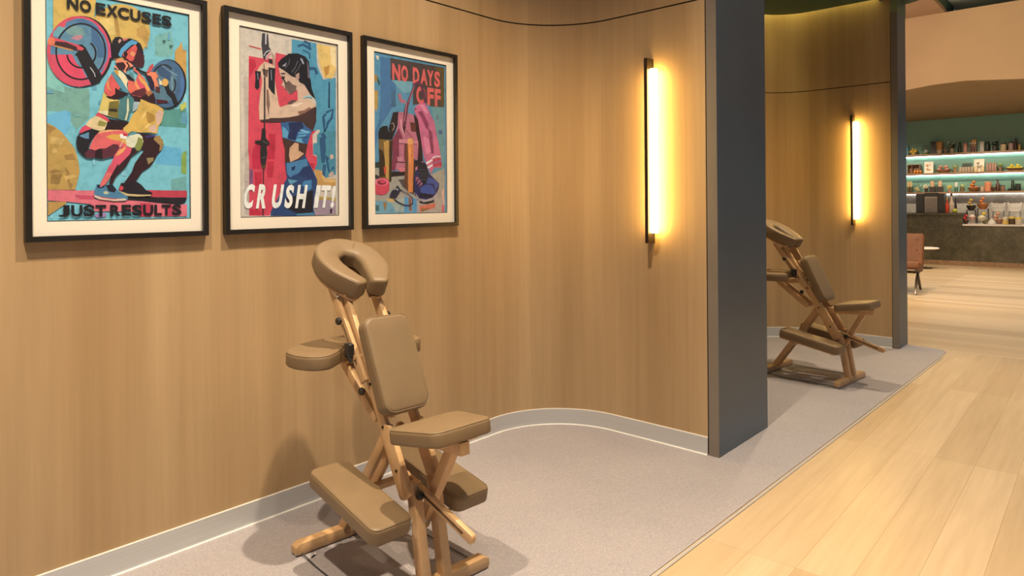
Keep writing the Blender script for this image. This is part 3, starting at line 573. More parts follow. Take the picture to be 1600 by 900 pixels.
((20,88,236),[18876,17848,19204,17934,19234,17236,19155,16597,18974,16621,18907,17219]),
((10,34,95),[19420,20664,19494,20673,19475,19359,19386,19383]),
((20,88,236),[19281,19059,19610,19261,19512,18906,19291,18637,19230,18195,19176,18912,19302,19011,19199,19091,19031,18908,19109,18113,19423,18591,19651,18873,19710,19366,19222,19170]),
((20,88,236),[19064,16539,18986,15966,19167,15953,19245,16528]),
((20,88,236),[19620,16461,19465,16191,19298,17051,19318,16769,19437,16825,19167,17039,19351,16128,19721,16388]),
((20,88,236),[17742,22114,17982,22230,18416,22075,18487,22195,18015,22356,17702,22225]),
((20,88,236),[18041,22420,18295,22359,18317,22076,18444,22108,18402,22438,18098,22530]),
((20,88,236),[18336,21102,18602,21155,18676,20921,18847,20994,18710,21296,18338,21258]),
((20,88,236),[17978,21996,18314,21903,18338,21675,18415,21696,18374,21957,18013,22063]),
((20,88,236),[19299,17859,19119,18133,18928,18027,19107,17754]),
((514,391,392),[19453,17024,19639,17065,19675,16874,19488,16802]),
((447,363,388),[19370,16031,19594,16229,19704,16008,19443,15905]),
((601,482,202),[18775,22455,19858,22477,19846,21266,19637,20852,19158,20852,18910,21515]),
((673,615,413),[19503,22434,19839,22441,19829,21457,19570,21612]),
((407,243,71),[19126,21356,19494,21505,19417,21078,19231,20894]),
((436,286,117),[18540,16291,18970,16210,19076,15865,19796,15817,19792,15430,18676,15510,18679,15887]),
((527,388,182),[18969,16084,19221,15836,19777,15784,19775,15655,19074,15674]),
((284,244,374),[18491,14819,19786,14754,19779,14046,18591,14028]),
((387,306,83),[18778,14945,19787,14883,19785,14690,19432,14787,18813,14787]),
((26,19,51),[19428,14307,19576,14338,19537,14082,19444,14084]),
((446,50,68),[15242,21757,15844,21701,15858,21749,15255,21804]),
((38,41,64),[15904,22471,16189,22478,16232,21892,16343,21761,16262,21659,16069,21450,16036,21238,15942,21357,15853,21947]),
((490,525,681),[16046,22476,16116,22477,16099,21988,16042,21978]),
((490,525,681),[15994,21429,16086,21615,16304,21735,16286,21771,16056,21641,15955,21442]),
((343,285,270),[16327,21699,16518,21520,16553,20987,16449,21002,16389,21440]),
((528,424,383),[15624,20678,15750,20901,16004,21174,16258,21123,16450,21061,16546,20926,16382,20724,16508,20382,16694,19295,16758,19121,16690,18874,16493,18616,16235,18563,16044,18481,15729,18454,15703,19016,15770,19610,15869,20152,15870,20299,15810,20615]),
((182,120,118),[16088,19883,16183,19895,16257,19249,16173,18706,16082,19231]),
((71,41,45),[16660,19111,16790,19094,16838,18888,16691,18949]),
((101,65,68),[15875,20830,16191,20816,16124,20451,15935,20544]),
((14,16,27),[16195,21321,16388,21321,16402,21144,16258,21123]),
((521,252,354),[16112,21250,16338,21582,16249,21626,16024,21294]),
((14,16,27),[15531,20679,15826,20691,15760,20285,15730,20428,15742,19960,15648,19831,15524,19933,15559,20405,15574,20261]),
((229,263,437),[15638,20590,15661,20300,15692,20307,15670,20597]),
((14,16,27),[16192,20935,16546,20941,16508,20382,16510,20532,16502,19678,16342,19794,16184,20013,16188,20489]),
((229,263,437),[16300,20830,16328,20358,16366,20365,16338,20838]),
((479,379,355),[16709,21009,17037,20874,17370,20738,17779,20885,17776,20546,17708,20599,17913,20471,18327,20088,18431,19850,17698,19522,17669,20072,17532,19963,17294,19808,17161,19890,17029,20026,16948,20137,16833,20198,16933,20346,16836,20575,16772,20717]),
((121,89,92),[17233,20446,17433,20288,17636,20252,17600,20017,17328,19812,17195,19894,17129,20038,17029,20026,16999,20294]),
((31,21,28),[16853,20638,17034,20602,17000,20476,16885,20491]),
((14,16,27),[16821,20691,17035,20720,17036,20787,16821,20757]),
((208,57,79),[17029,20032,17196,20015,17128,19931]),
((14,16,27),[16820,20573,16935,20528,17033,20420,17131,20250,16999,20325,16901,20463]),
((8,9,18),[16678,21215,16844,21420,17244,21740,17719,21824,18132,21726,18322,21490,18350,20621,18386,20782,18452,20227,18661,19734,18361,19936,18050,20365,17775,20454,17709,20691,17572,20642,17369,20677,17037,20874,16709,21009]),
((390,288,302),[17573,20781,17779,20901,17794,20641,17639,20529]),
((288,324,499),[17837,21587,17923,21631,18059,21389,17990,21332]),
((265,285,407),[16874,21093,17140,21314,17039,21087]),
((128,104,174),[18200,21534,18286,21391,18368,20685,18245,20732]),
((132,150,230),[17384,20853,17591,21128,17731,21458,17700,21464,17561,21139,17357,20867]),
((132,150,230),[17516,20811,17758,21092,17865,21356,17839,21361,17735,21101,17495,20824]),
((107,120,186),[17261,21516,17226,21271,17026,21002,17050,20989,17254,21264,17291,21517]),
((51,28,34),[15761,18457,16235,18549,16820,18705,17692,18845,18390,19252,18711,19347,18686,18621,18486,18104,18170,18205,17895,18524,17216,18482,16362,18390,15822,18374]),
((30,113,344),[16785,18416,17216,18497,17895,18539,18206,18301,18451,18164,18397,18035,18199,17492,17990,17511,17545,17576,17175,17643,16877,17715,16847,18014]),
((13,26,105),[17182,18449,17896,18555,17997,18285,17685,18045,17245,18074]),
((13,26,105),[17178,18039,17685,18076,17545,17637,17175,17674]),
((83,309,600),[16881,18228,17013,18178,17211,17980,17177,17887,17177,17917,17109,17700,16877,17745,16847,18014]),
((83,309,600),[17545,17576,17718,17894,18168,17956,18062,17825,17854,17718,17990,17511]),
((162,441,774),[17810,18108,18296,18020,18322,18100,17836,18187]),
((95,330,671),[17721,17947,18241,18015,18236,18095,17716,18026]),
((13,26,105),[17684,17747,18168,17810,18165,17854,17681,17790]),
((528,424,383),[16791,19154,17190,19316,17527,19442,17699,19583,18044,19683,18341,19684,18693,19376,18390,19221,18038,19000,17692,18830,17218,18704,16754,18633,16236,18587,16173,18766,16498,19214]),
((213,123,108),[17694,19030,18039,19124,18320,19308,18425,19224,18038,18969,17727,18879]),
((654,582,583),[17222,19258,17697,19430,18008,19493,17627,19238]),
((97,65,76),[17174,19405,17359,19553,17647,19547,17357,19333,17189,19310]),
((196,502,732),[17975,19721,18255,19877,18431,19850,18518,19750,18219,19789,18009,19673]),
((48,27,26),[16861,17714,17175,17643,17544,17560,17990,17511,18199,17492,18089,16958,17845,16762,17536,16595,17199,16545,16999,16558,17004,17118]),
((475,336,260),[17238,17252,17510,17512,17714,17494,17711,17155,18003,17016,17674,16754,17266,16578,17202,16885]),
((20,55,190),[16999,16543,17333,16550,17776,16728,18054,16957,18261,16593,18539,16134,18714,15762,18711,15510,18527,14787,18487,14380,18591,14028,17411,14018,16229,14040,16262,14253,16656,14939,16958,15604,17092,15819,17029,16211]),
((50,185,439),[17065,16515,17673,16662,18157,16775,18224,16374,17667,16047,17259,15853,17094,16031]),
((14,35,140),[17945,16364,18294,16439,18642,15760,18184,15813,17667,15986]),
((88,280,504),[17125,15759,17664,15709,17324,15520,17223,15548]),
((47,200,497),[17974,15685,18411,15756,18408,15350,18213,15223,17868,15497]),
((12,13,22),[17050,14849,18495,15257,18450,14178,17650,14112,16980,14395]),
((55,199,426),[17582,14113,18521,14161,18555,14029,17581,14028]),
((12,29,123),[17331,16343,17534,16411,17499,16226,17329,16160]),
((26,25,35),[15956,21078,15981,20313,16012,20318,15987,21083]),
((24,23,33),[15960,20459,15939,18065,16002,18070,16023,20467]),
((216,151,155),[16023,20467,16000,18572,16026,18575,16048,20470]),
((18,18,25),[15851,18073,16009,18085,16037,17629,16194,17476,16209,17337,16066,17305,16101,16952,16027,16504,15993,16237,15836,16232,15775,16524,15748,16934,15782,17312,15503,17374,15504,17477,15784,17524,15817,17791]),
((104,95,102),[15839,17485,16091,17382,16105,17410,15853,17512]),
((104,95,102),[15883,16688,15978,16751,15954,16784,15859,16721]),
((125,95,32),[15975,16325,15973,16305,15968,16286,15959,16269,15948,16255,15935,16244,15920,16237,15905,16234,15889,16236,15875,16242,15862,16252,15851,16266,15843,16282,15838,16300,15836,16320,15838,16340,15843,16359,15852,16376,15863,16390,15876,16401,15891,16408,15906,16411,15922,16409,15936,16403,15949,16393,15960,16380,15968,16363,15973,16345]),
((14,16,27),[15950,16339,15948,16326,15945,16313,15940,16302,15933,16292,15924,16285,15915,16280,15905,16278,15895,16279,15886,16283,15878,16290,15871,16299,15866,16310,15863,16323,15862,16336,15863,16349,15866,16361,15871,16373,15878,16382,15887,16390,15896,16394,15906,16396,15916,16395,15925,16391,15933,16384,15940,16375,15946,16364,15949,16352]),
((24,19,32),[15882,16204,15869,15408,15913,15408,15926,16205]),
((24,15,32),[15845,14436,15833,14048,15877,14046,15889,14435]),
((705,791,900),'T',[('C',14960,15416),('R',15602,16072),('U',16328,16848),('S',16997,17408),('H',17584,18101),('I',18594,18820),('T',18899,19410),('!',19521,19726)],15501,14384,0.16,0.075),
],
[
((53,165,424),[22626,22405,23267,22435,23299,21297,23693,21243,23591,19906,23327,19706,22504,18602,22155,17052,22166,18238,22507,18944,22602,19976]),
((141,354,549),[23343,21268,24774,21346,24768,20739,24131,20666,23954,20856]),
((48,134,300),[23336,20574,23600,20778,23679,19915,23590,19802,23328,19845]),
((379,145,239),[23774,20554,23997,20615,24083,20308,24353,20267,24306,20120,23947,20118]),
((104,288,408),[26180,20133,27170,20158,27187,17097,27177,16163,26677,16151,26840,17454,26368,19453]),
((48,133,274),[26616,19660,26715,19669,26712,19409,26613,19401]),
((47,108,299),[26755,18820,27055,18805,27052,18582,26802,18564]),
((272,200,75),[22156,21402,22406,21436,22423,21081,22152,21029]),
((386,284,101),[22148,20571,22448,20607,22432,19788,22345,19474,22139,19657]),
((29,93,128),[22426,21353,22612,21036,22526,20821,22423,21081]),
((612,617,624),[22311,22441,22521,22457,22506,22216,22393,22284]),
((61,51,61),[23289,22466,27236,22501,27212,20275,27170,20177,26180,20126,25796,20312,24853,20070,24867,21387,23299,21297]),
((91,73,35),[26449,22444,27236,22483,27212,20275,26970,20250,26965,22109]),
((563,120,143),'T',[('N',23417,23977),('O',24035,24519),('D',24863,25330),('A',25410,25949),('Y',25915,26411),('S',26460,26906)],22196,21291,0,0.075),
((563,120,143),'T',[('O',25095,25805),('F',25915,26411),('F',26485,26946)],21188,20168,0,0.075),
((297,322,344),[22129,16578,22524,16421,23291,16100,24266,16196,26236,16250,27207,16612,27186,14669,25928,14563,25076,14711,23892,14678,22111,14683]),
((133,339,555),[22111,14717,25077,14747,25069,14029,22104,14041]),
((280,383,447),[23190,14715,24252,14889,24154,14114,23621,14121]),
((83,282,632),[24208,14995,24479,14890,24516,14038,24154,14079]),
((83,282,632),[24800,14890,25077,14819,25069,14029,24745,14070]),
((211,98,63),[24479,14890,24707,14819,24700,14142,24517,14180]),
((251,167,88),[22718,14647,23017,14646,22841,14132]),
((527,388,182),[22933,14819,23452,14853,23494,14680,23103,14646]),
((51,131,165),[22130,14548,22463,14478,22460,14172,22168,14209]),
((341,344,395),[25076,14711,27190,15043,27179,13997,25069,14029]),
((516,154,127),[25260,14423,26512,14579,26411,14303,25304,14080]),
((213,135,57),[25353,14278,26069,14288,25445,14089]),
((592,394,395),[26967,15265,27120,15490,27184,14445,26963,14893]),
((455,148,220),[26959,14521,27159,14446,27154,14035,26928,14038]),
((28,46,56),[22152,16748,22528,16797,22567,16491,22190,16478]),
((37,36,49),[22146,16155,22479,16045,22477,15892,22143,15885]),
((76,68,89),[23771,15885,24263,15913,24986,15034,24528,15174,24079,15487]),
((17,13,18),[23293,16308,24358,16340,24356,16128,23290,16024]),
((19,15,22),[25216,14675,26343,14856,26365,14635,25831,14520,25356,14566]),
((25,11,19),[24894,19574,25171,19348,25442,18252,25547,17027,25664,16851,24909,16464,25147,17010,25157,18017]),
((18,15,22),[23456,19545,23875,19585,23757,18874,23398,18116,23121,18581,23321,19151]),
((390,152,273),[23808,19578,24210,19599,24894,19538,25024,18654,25227,17949,25147,17010,24548,17163,24268,16443,23908,16292,23557,16490,23475,17113,23527,17916,23757,18874]),
((175,36,91),[23398,18082,23844,18706,24106,18163,23836,17935,23826,16954,23647,16772,23555,16316,23294,16412,23388,17109]),
((121,27,58),[24215,17853,24464,17868,24455,16981,24455,16946,24271,16726,24185,17146]),
((520,233,352),[23838,18110,25205,18092,25203,17912,23836,17900]),
((98,24,47),[23834,17830,25155,17891,25157,17927,23836,17865]),
((462,213,349),[23695,17123,24095,17142,24048,16929,23737,16881]),
((486,179,269),[23822,16569,24269,16549,24222,16336,23908,16309]),
((61,13,36),[23558,16811,24270,16804,24275,16860,23563,16866]),
((592,346,527),[23947,19203,23987,18711,24210,18335,24276,18363,24057,18729,24018,19214]),
((208,54,103),[24313,18660,24539,18392,24859,18127,24901,18158,24583,18421,24359,18686]),
((389,287,272),[23328,18886,23428,18935,23505,18751,23375,18542,23429,18524,23566,18752,23472,18973,23309,18930]),
((103,32,33),[24623,19094,25028,19085,25051,18577,24691,18594]),
((104,33,88),[25005,21340,25287,21484,25474,21363,25754,20853,25842,20135,25698,20121,25517,20898,25332,21309,25050,21202,24673,20372,24532,20002,24350,20019,24770,20918]),
((380,146,262),[25052,21328,24863,20965,24534,20251,24395,19988,24463,19995,24767,20596]),
((116,29,70),[24352,20160,24556,20182,24315,18813,24112,18797,24174,19578]),
((522,253,383),[24374,20165,24205,19089,24250,19089,24419,20165]),
((25,11,20),[24112,18797,24315,18813,24220,18382,24155,18589]),
((462,139,327),[24921,19863,25085,20058,25368,20238,25748,20278,26127,19688,26415,19273,26651,18332,26913,17309,26991,16642,26387,16640,26139,16265,25854,16749,25620,17212,25484,17748,25217,19244,24988,19654]),
((215,45,138),[25175,19708,25505,19811,25976,19163,25972,18779,25781,18856,25407,19477]),
((215,45,138),[25973,18871,26261,18636,26371,17430,26175,17421,26015,18290]),
((583,238,483),[25320,20118,25652,20188,25982,19675,25790,19693]),
((581,219,447),[25585,18406,25967,18286,26152,17493,25765,17328]),
((11,5,13),[24944,19865,25107,19910,25036,19802]),
((694,705,900),[25736,16883,26245,17131,26283,17015,25797,16776]),
((694,705,900),[25853,16640,26252,16830,26270,16720,25924,16551]),
((360,45,114),[26255,17094,26888,17240,26993,16754,26362,16658]),
((563,626,900),[26265,17139,26548,17259,26881,17237,26895,17304,26535,17324,26226,17196]),
((226,175,580),[26351,16853,26946,17025,26925,17074,26330,16901]),
((9,11,20),[22438,18325,22546,18606,22759,18725,23058,18776,23099,18510,23357,18356,23397,18064,22456,18003]),
((145,102,40),[22456,18020,23397,18012,23351,16934,23287,15754,23157,15744,22987,15903,22478,15960,22497,17068]),
((35,23,15),[22472,17510,22745,17388,22868,16914,22859,16020,22486,15977,22497,17068]),
((35,23,15),[23201,17965,23397,17977,23343,16934,23288,15788,23157,15751,23146,16753]),
((395,271,92),[22793,17905,23136,17944,23147,16925,23115,15871,22923,15953]),
((447,62,53),[22779,16533,22950,16573,22946,16126,22818,16184]),
((630,509,251),[22985,17906,23114,17915,23115,17970,22986,17962]),
((122,49,29),[24282,17822,24464,17868,24455,16981,24437,15244,24171,15735,24272,16797]),
((35,19,19),[24800,17174,25007,16969,24942,15177,24780,15211]),
((508,209,85),[24422,18149,24834,18229,24868,16999,24780,15193,24446,15191,24478,16982]),
((652,367,186),[24444,18150,24811,18217,24817,17889,24464,17868]),
((646,294,123),[24509,17835,24647,17861,24661,16990,24636,16811,24522,16806]),
((498,61,131),[22141,15698,22351,15889,22731,15966,23072,15888,23156,15648,23140,15302,22936,15094,22595,15017,22218,15090,22137,15292]),
((618,139,271),[23114,15733,23101,15689,23065,15646,23008,15607,22931,15574,22840,15549,22739,15533,22634,15526,22528,15530,22429,15543,22340,15565,22267,15595,22212,15631,22178,15672,22166,15716,22178,15760,22213,15802,22269,15840,22343,15873,22433,15899,22532,15915,22638,15923,22743,15920,22844,15908,22934,15886,23010,15856,23067,15819,23102,15778]),
((144,11,31),[22942,15713,22934,15684,22912,15656,22878,15630,22831,15609,22776,15593,22715,15582,22651,15578,22587,15580,22527,15589,22473,15603,22428,15623,22394,15647,22373,15674,22366,15702,22374,15731,22395,15759,22429,15784,22475,15806,22529,15822,22590,15833,22654,15838,22718,15836,22779,15827,22833,15813,22879,15793,22914,15769,22935,15742]),
((505,67,160),[22921,15747,22915,15730,22899,15714,22874,15699,22840,15686,22799,15677,22754,15670,22707,15668,22660,15669,22615,15673,22575,15682,22542,15693,22517,15707,22502,15722,22497,15739,22502,15756,22518,15772,22543,15787,22576,15799,22617,15809,22661,15815,22709,15818,22756,15817,22801,15813,22841,15804,22875,15793,22900,15779,22916,15764]),
((16,21,129),[24857,15998,25144,16723,25334,16946,25760,16855,25994,16280,26380,15996,26772,15708,26719,15411,26568,15188,26666,15115,26123,14782,25451,14674,24986,14962,24897,15319]),
((36,79,366),[25943,16059,26380,15959,26746,15671,26471,15335,26328,15701,25747,15691]),
((33,79,391),[25318,15432,25747,15655,26229,15589,26494,15187,26077,15038,25362,15180]),
((7,10,41),[25268,15179,26321,15076,26124,14892,25265,14891]),
((9,13,29),[24914,16965,25335,17054,25759,16782,25945,16242,25796,15765,25603,15580,25278,16115]),
((271,105,179),[24997,16073,25230,16035,24994,15786]),
((271,105,179),[25182,15926,25393,15858,25062,15608]),
((271,105,179),[25368,15775,25509,15687,25201,15466]),
((434,179,375),[24956,16573,25143,16669,25118,16471,25001,16431]),
((384,178,404),[25428,16950,25547,16973,25545,16828]),
((333,345,460),[24965,15177,25218,14855,25738,14782,26222,14892,26618,15225,26675,15041,26220,14738,25546,14630,25078,14847]),
((46,64,133),[25186,16455,25753,16436,25758,16473,25190,16491]),
((46,64,133),[25230,16276,25846,16239,25852,16275,25236,16312]),
((46,64,133),[25323,16117,25942,16096,25946,16132,25327,16153]),
((46,64,133),[25416,15920,25892,15912,25895,15949,25419,15956]),
((29,32,76),[23921,15279,24408,15074,24689,14839,24708,14583,24512,14499,24169,14518,23825,14639,23500,14829,23448,14773,23780,14579,24147,14450,24529,14429,24793,14555,24772,14869,24463,15131,23964,15341]),
((452,392,563),[24021,15264,24468,15021,24667,14796,24664,14605,24700,14605,24701,14806,24493,15042,24042,15287]),
((17,21,58),[23238,15165,23370,15304,23589,15341,23635,15551,23723,15552,23943,15310,23628,14888,23452,14836,23149,14915]),
((407,447,605),[23748,15343,23746,15332,23741,15322,23734,15312,23724,15305,23712,15299,23699,15295,23685,15293,23672,15295,23659,15298,23647,15304,23637,15311,23630,15321,23626,15331,23624,15342,23626,15353,23630,15363,23638,15372,23648,15380,23659,15386,23673,15390,23686,15391,23700,15390,23713,15387,23725,15381,23734,15373,23742,15364,23746,15354]),
],
]
ART_BG = [(152, 475, 701), (490, 496, 518), (81, 263, 502)]
# ------------------------------------------------------------------ setting: walls
def sweep(path, prof, name, mats, faces_mi=None, flip=False):
    """vertical profile [(offset towards the room, z)] swept along a plan path; UV = (arc length, z)"""
    P = [Vector((p[0], p[1])) for p in path]; nrm = []; arc = [0.0]
    for i in range(len(P)):
        a = P[max(i - 1, 0)]; b = P[min(i + 1, len(P) - 1)]; d = (b - a).normalized(); nrm.append(Vector((d.y, -d.x)))
        if i: arc.append(arc[-1] + (P[i] - P[i - 1]).length)
    vs = []; uvs = []; k = len(prof)
    for p, nn, a in zip(P, nrm, arc):
        for off, z in prof: q = p + nn * off; vs.append((q.x, q.y, z)); uvs.append((a, z))
    mb = MB()
    for j in range(k - 1):
        fs = [(i * k + j, (i + 1) * k + j, (i + 1) * k + j + 1, i * k + j + 1) for i in range(len(P) - 1)]
        used = sorted({v for f in fs for v in f}); ix = {v: n for n, v in enumerate(used)}
        mb.add([vs[v] for v in used], [tuple(ix[v] for v in f) for f in fs], faces_mi[j] if faces_mi else 0, True, None, [uvs[v] for v in used])
    return struct(mb.build(name, mats, None, 25))
def arc_pts(cx, cy, r, a0, a1, n=22): return [(cx + r * cos(R(a0 + (a1 - a0) * i / n)), cy + r * sin(R(a0 + (a1 - a0) * i / n))) for i in range(n + 1)]
BACK = 2.967; RAD = 0.53
path1 = [(-2.4, BACK), (0.0, BACK), (2.0, BACK)] + arc_pts(3.67 - RAD, BACK - RAD, RAD, 90, 0) + [(3.668, 2.1), (3.663, 1.785)]
path2 = [(4.36, 1.775), (4.36, 2.40)] + arc_pts(4.36 + RAD, BACK - RAD, RAD, 180, 90) + arc_pts(7.5 - RAD, BACK - RAD, RAD, 90, 0) + [(7.5, 2.1), (7.5, 1.706)]
WPROF = [(0, 0), (0, 2.616), (-0.006, 2.617), (-0.006, 2.623), (0, 2.624), (0, 3.46), (-0.02, 3.46)]
WMI = [0, 1, 1, 1, 0, 0]
sweep(path1, WPROF, 'wall_back', [M['veneer'], M['groove']], WMI)
sweep(path2, WPROF, 'wall_back.001', [M['veneer'], M['groove']], WMI)
SPROF = [(0.0, 0.108), (0.005, 0.1075), (0.006, 0.104), (0.006, 0.009), (0.013, 0.0075), (0.015, 0.0)]
SMI = [1, 1, 0, 1, 1]
sweep(path1, SPROF, 'baseboard_back', [M['alu'], M['alu_lip']], SMI)
sweep(path2, SPROF, 'baseboard_back.001', [M['alu'], M['alu_lip']], SMI)
# end panels of the partitions between the niches (slate) with their shadow gaps
struct(MB().box((3.667, 1.776, 0), (4.355, 1.784, 3.30)).build('trim_1', M['groove']))
struct(MB().box((3.660, 1.715, 0), (4.362, 1.777, 3.42), 0, 0.002).build('pillar_1', M['slate']))
struct(MB().box((3.658, 1.7155, 0), (3.6605, 1.7765, 3.42)).build('trim_9', M['edge']))  # thin taupe plate, lighter than the slate, over the pillar's narrow face
struct(MB().box((7.4865, 1.6425, 0), (7.4885, 1.6995, 3.30)).build('trim_10', M['edge']))
struct(MB().box((7.497, 1.698, 0), (7.815, 1.706, 3.30)).build('trim_2', M['groove']))
struct(MB().box((7.488, 1.642, 0), (7.820, 1.700, 3.30), 0, 0.002).build('pillar_2', M['slate']))
struct(MB().box((7.70, 1.706, 0), (7.82, 6.0, 3.46)).build('wall_right', M['slate']))
# LED cove hidden in the slot above the veneer
CV = MB()
def ribbon(path, d0, d1, z, name, mt):
    mb = MB(); vs = []
    P = [Vector(p) for p in path]
    for i, p in enumerate(P):
        a = P[max(i - 1, 0)]; b = P[min(i + 1, len(P) - 1)]; d = (b - a).normalized(); nn = Vector((d.y, -d.x))
        for q in (d0, d1): r_ = p + nn * q; vs.append((r_.x, r_.y, z))
    mb.add(vs, [(2 * i, 2 * i + 2, 2 * i + 3, 2 * i + 1) for i in range(len(P) - 1)], 0)
    return mb.build(name, mt)
struct(ribbon(path2[3:], -0.03, 0.05, 3.56, 'trim_4', M['led_warm']))
# canopy ceiling over both niches: same plan as the carpet, with a slot along the walls
def slab(out, z0, z1, name, mt, er=0.01):
    return struct(MB().prism(out, (0, 0, z0), (1, 0, 0), (0, 1, 0), (0, 0, 1), z1 - z0, er, 2).build(name, mt))
def inset(path, d):
    P = [Vector(p) for p in path]; o = []
    for i, p in enumerate(P):
        a = P[max(i - 1, 0)]; b = P[min(i + 1, len(P) - 1)]; dd = (b - a).normalized(); o.append(tuple(p + Vector((dd.y, -dd.x)) * d))
    return o
slot1 = inset(path1, 0.075); slot2 = inset(path2[2:], 0.075)
canopy = [(4.0, 1.377), (7.35, 1.36)] + arc_pts(7.45, 1.75, 0.39, -75, 0, 8) + [(7.84, 1.80), (7.42, 1.80)]
canopy += [p for p in slot2[::-1] if p[1] > 1.85] + [(4.44, 1.80), (4.0, 1.80)]
slab(canopy, 3.435, 3.50, 'ceiling', M['green'], 0.0)
struct(MB().box((7.486, 1.640, 3.30), (7.83, 1.706, 3.434)).build('trim_5', M['cove_lit']))  # green cap, paler than the canopy: cove light painted into its colour
struct(MB().box((4.0, 1.36, 3.62), (7.84, 3.4, 3.66)).build('ceiling.001', M['green']))

# floors
carpet = [(-2.4, BACK), (-2.4, 1.478), (2.335, 1.381), (5.0, 1.325), (7.35, 1.276)] + arc_pts(7.60, 1.43, 0.155, -88, 0, 8)[0:] + [(7.775, 1.60), (7.775, 3.2), (-2.4, 3.2)]
slab([(-4, -4), (7.72, -4), (7.72, 4.2), (-4, 4.2)], -0.05, 0.0, 'floor', M['planks'], 0.0)
slab([(7.721, -4), (24, -4), (24, 9), (7.721, 9)], -0.05, 0.0, 'floor.001', M['planks_far'], 0.0)
slab(carpet, 0.0, 0.004, 'floor_carpet', M['carpet'], 0.0)
edge = [(x, y - 0.014, 0.003) for x, y in carpet[1:5]]
eb = MB(); eb.tube(edge, 0.007, 6, 0, False, None, 0.35, (0, 1, 0)); struct(eb.build('trim_6', mat('carpet_edging', (0.40, 0.38, 0.37), 0.7)))

# ------------------------------------------------------------------ framed posters
TEXT_CACHE = {}
def glyph(ch, bold):
    if (ch, bold) in TEXT_CACHE: return TEXT_CACHE[(ch, bold)]
    cu = bpy.data.curves.new('glyph', 'FONT'); cu.body = ch; cu.offset = bold * 0.6; cu.resolution_u = 4
    ob = bpy.data.objects.new('glyph', cu); COL.objects.link(ob)
    dg = bpy.context.evaluated_depsgraph_get(); dg.update()
    me = bpy.data.meshes.new_from_object(ob.evaluated_get(dg))
    vs = [tuple(v.co) for v in me.vertices]; fs = [tuple(p.vertices) for p in me.polygons]
    bpy.data.objects.remove(ob); bpy.data.meshes.remove(me); bpy.data.curves.remove(cu)
    x0 = min(v[0] for v in vs); x1 = max(v[0] for v in vs); y0 = min(v[1] for v in vs); y1 = max(v[1] for v in vs)
    vs = [((v[0] - x0) / (x1 - x0), (v[1] - y0) / (y1 - y0)) for v in vs]
    TEXT_CACHE[(ch, bold)] = (vs, fs); return vs, fs
def make_print(idx, rect, yfront, parent, ox):
    x0, x1, z0, z1 = rect
    vs = []; fs = []; cols = []
    def addpoly(pts, col, y):
        o = len(vs)
        for a, b in pts: vs.append((a - ox, y, b))
        tris = geometry.tessellate_polygon([[Vector((a, b, 0)) for a, b in pts]])
        for t in tris:
            a, b, c = (pts[i] for i in t)
            cr = (b[0] - a[0]) * (c[1] - a[1]) - (b[1] - a[1]) * (c[0] - a[0])
            t = tuple(t) if cr > 0 else tuple(reversed(t))
            fs.append(tuple(i + o for i in t)); cols.append(col)
    def clip(pts):
        # Sutherland-Hodgman against the sheet
        for ax, val, sgn in ((0, x0, 1), (0, x1, -1), (1, z0, 1), (1, z1, -1)):
            out = []
            for i in range(len(pts)):
                p, q = pts[i - 1], pts[i]; pi_ = (p[ax] - val) * sgn >= 0; qi = (q[ax] - val) * sgn >= 0
                if pi_ != qi:
                    t = (val - p[ax]) / (q[ax] - p[ax]); out.append((p[0] + (q[0] - p[0]) * t, p[1] + (q[1] - p[1]) * t))
                if qi: out.append(q)
            pts = out
            if len(pts) < 3: return []
        return pts
    edge = 0.004; y = yfront
    addpoly([(x0 - edge, z0 - edge), (x1 + edge, z0 - edge), (x1 + edge, z1 + edge), (x0 - edge, z1 + edge)], (0.03, 0.03, 0.035), y)
    y -= 3e-5; addpoly([(x0, z0), (x1, z0), (x1, z1), (x0, z1)], tuple(c / 1000 for c in ART_BG[idx]), y)
    for it in ART[idx]:
        y -= 2.5e-5; col = tuple(c / 1000 for c in it[0])
        if it[1] == 'T':
            zt, zb, sl, bold = it[3] / 1e4, it[4] / 1e4, it[5], it[6]
            for ch, a, b in it[2]:
                gv, gf = glyph(ch, bold); a /= 1e4; b /= 1e4; o = len(vs); h = zt - zb
                for u, w in gv: vs.append((min(x1, a + (b - a) * u + sl * h * (w - 0.5)) - ox, y, zb + h * w))
                for f in gf: fs.append(tuple(i + o for i in f)); cols.append(col)
        else:
            f = it[1]; pts = clip([(f[i] / 1e4, f[i + 1] / 1e4) for i in range(0, len(f), 2)])
            if len(pts) >= 3: addpoly(pts, col, y)
    me = bpy.data.meshes.new('print'); me.from_pydata(vs, [], fs); me.materials.append(M['prnt'])
    ca = me.color_attributes.new('Col', 'FLOAT_COLOR', 'CORNER'); buf = []
    for p in me.polygons: buf += [*cols[p.index], 1.0] * p.loop_total
    ca.data.foreach_set('color', buf); me.update()
    o = bpy.data.objects.new('print', me); COL.objects.link(o); o.parent = parent; return o
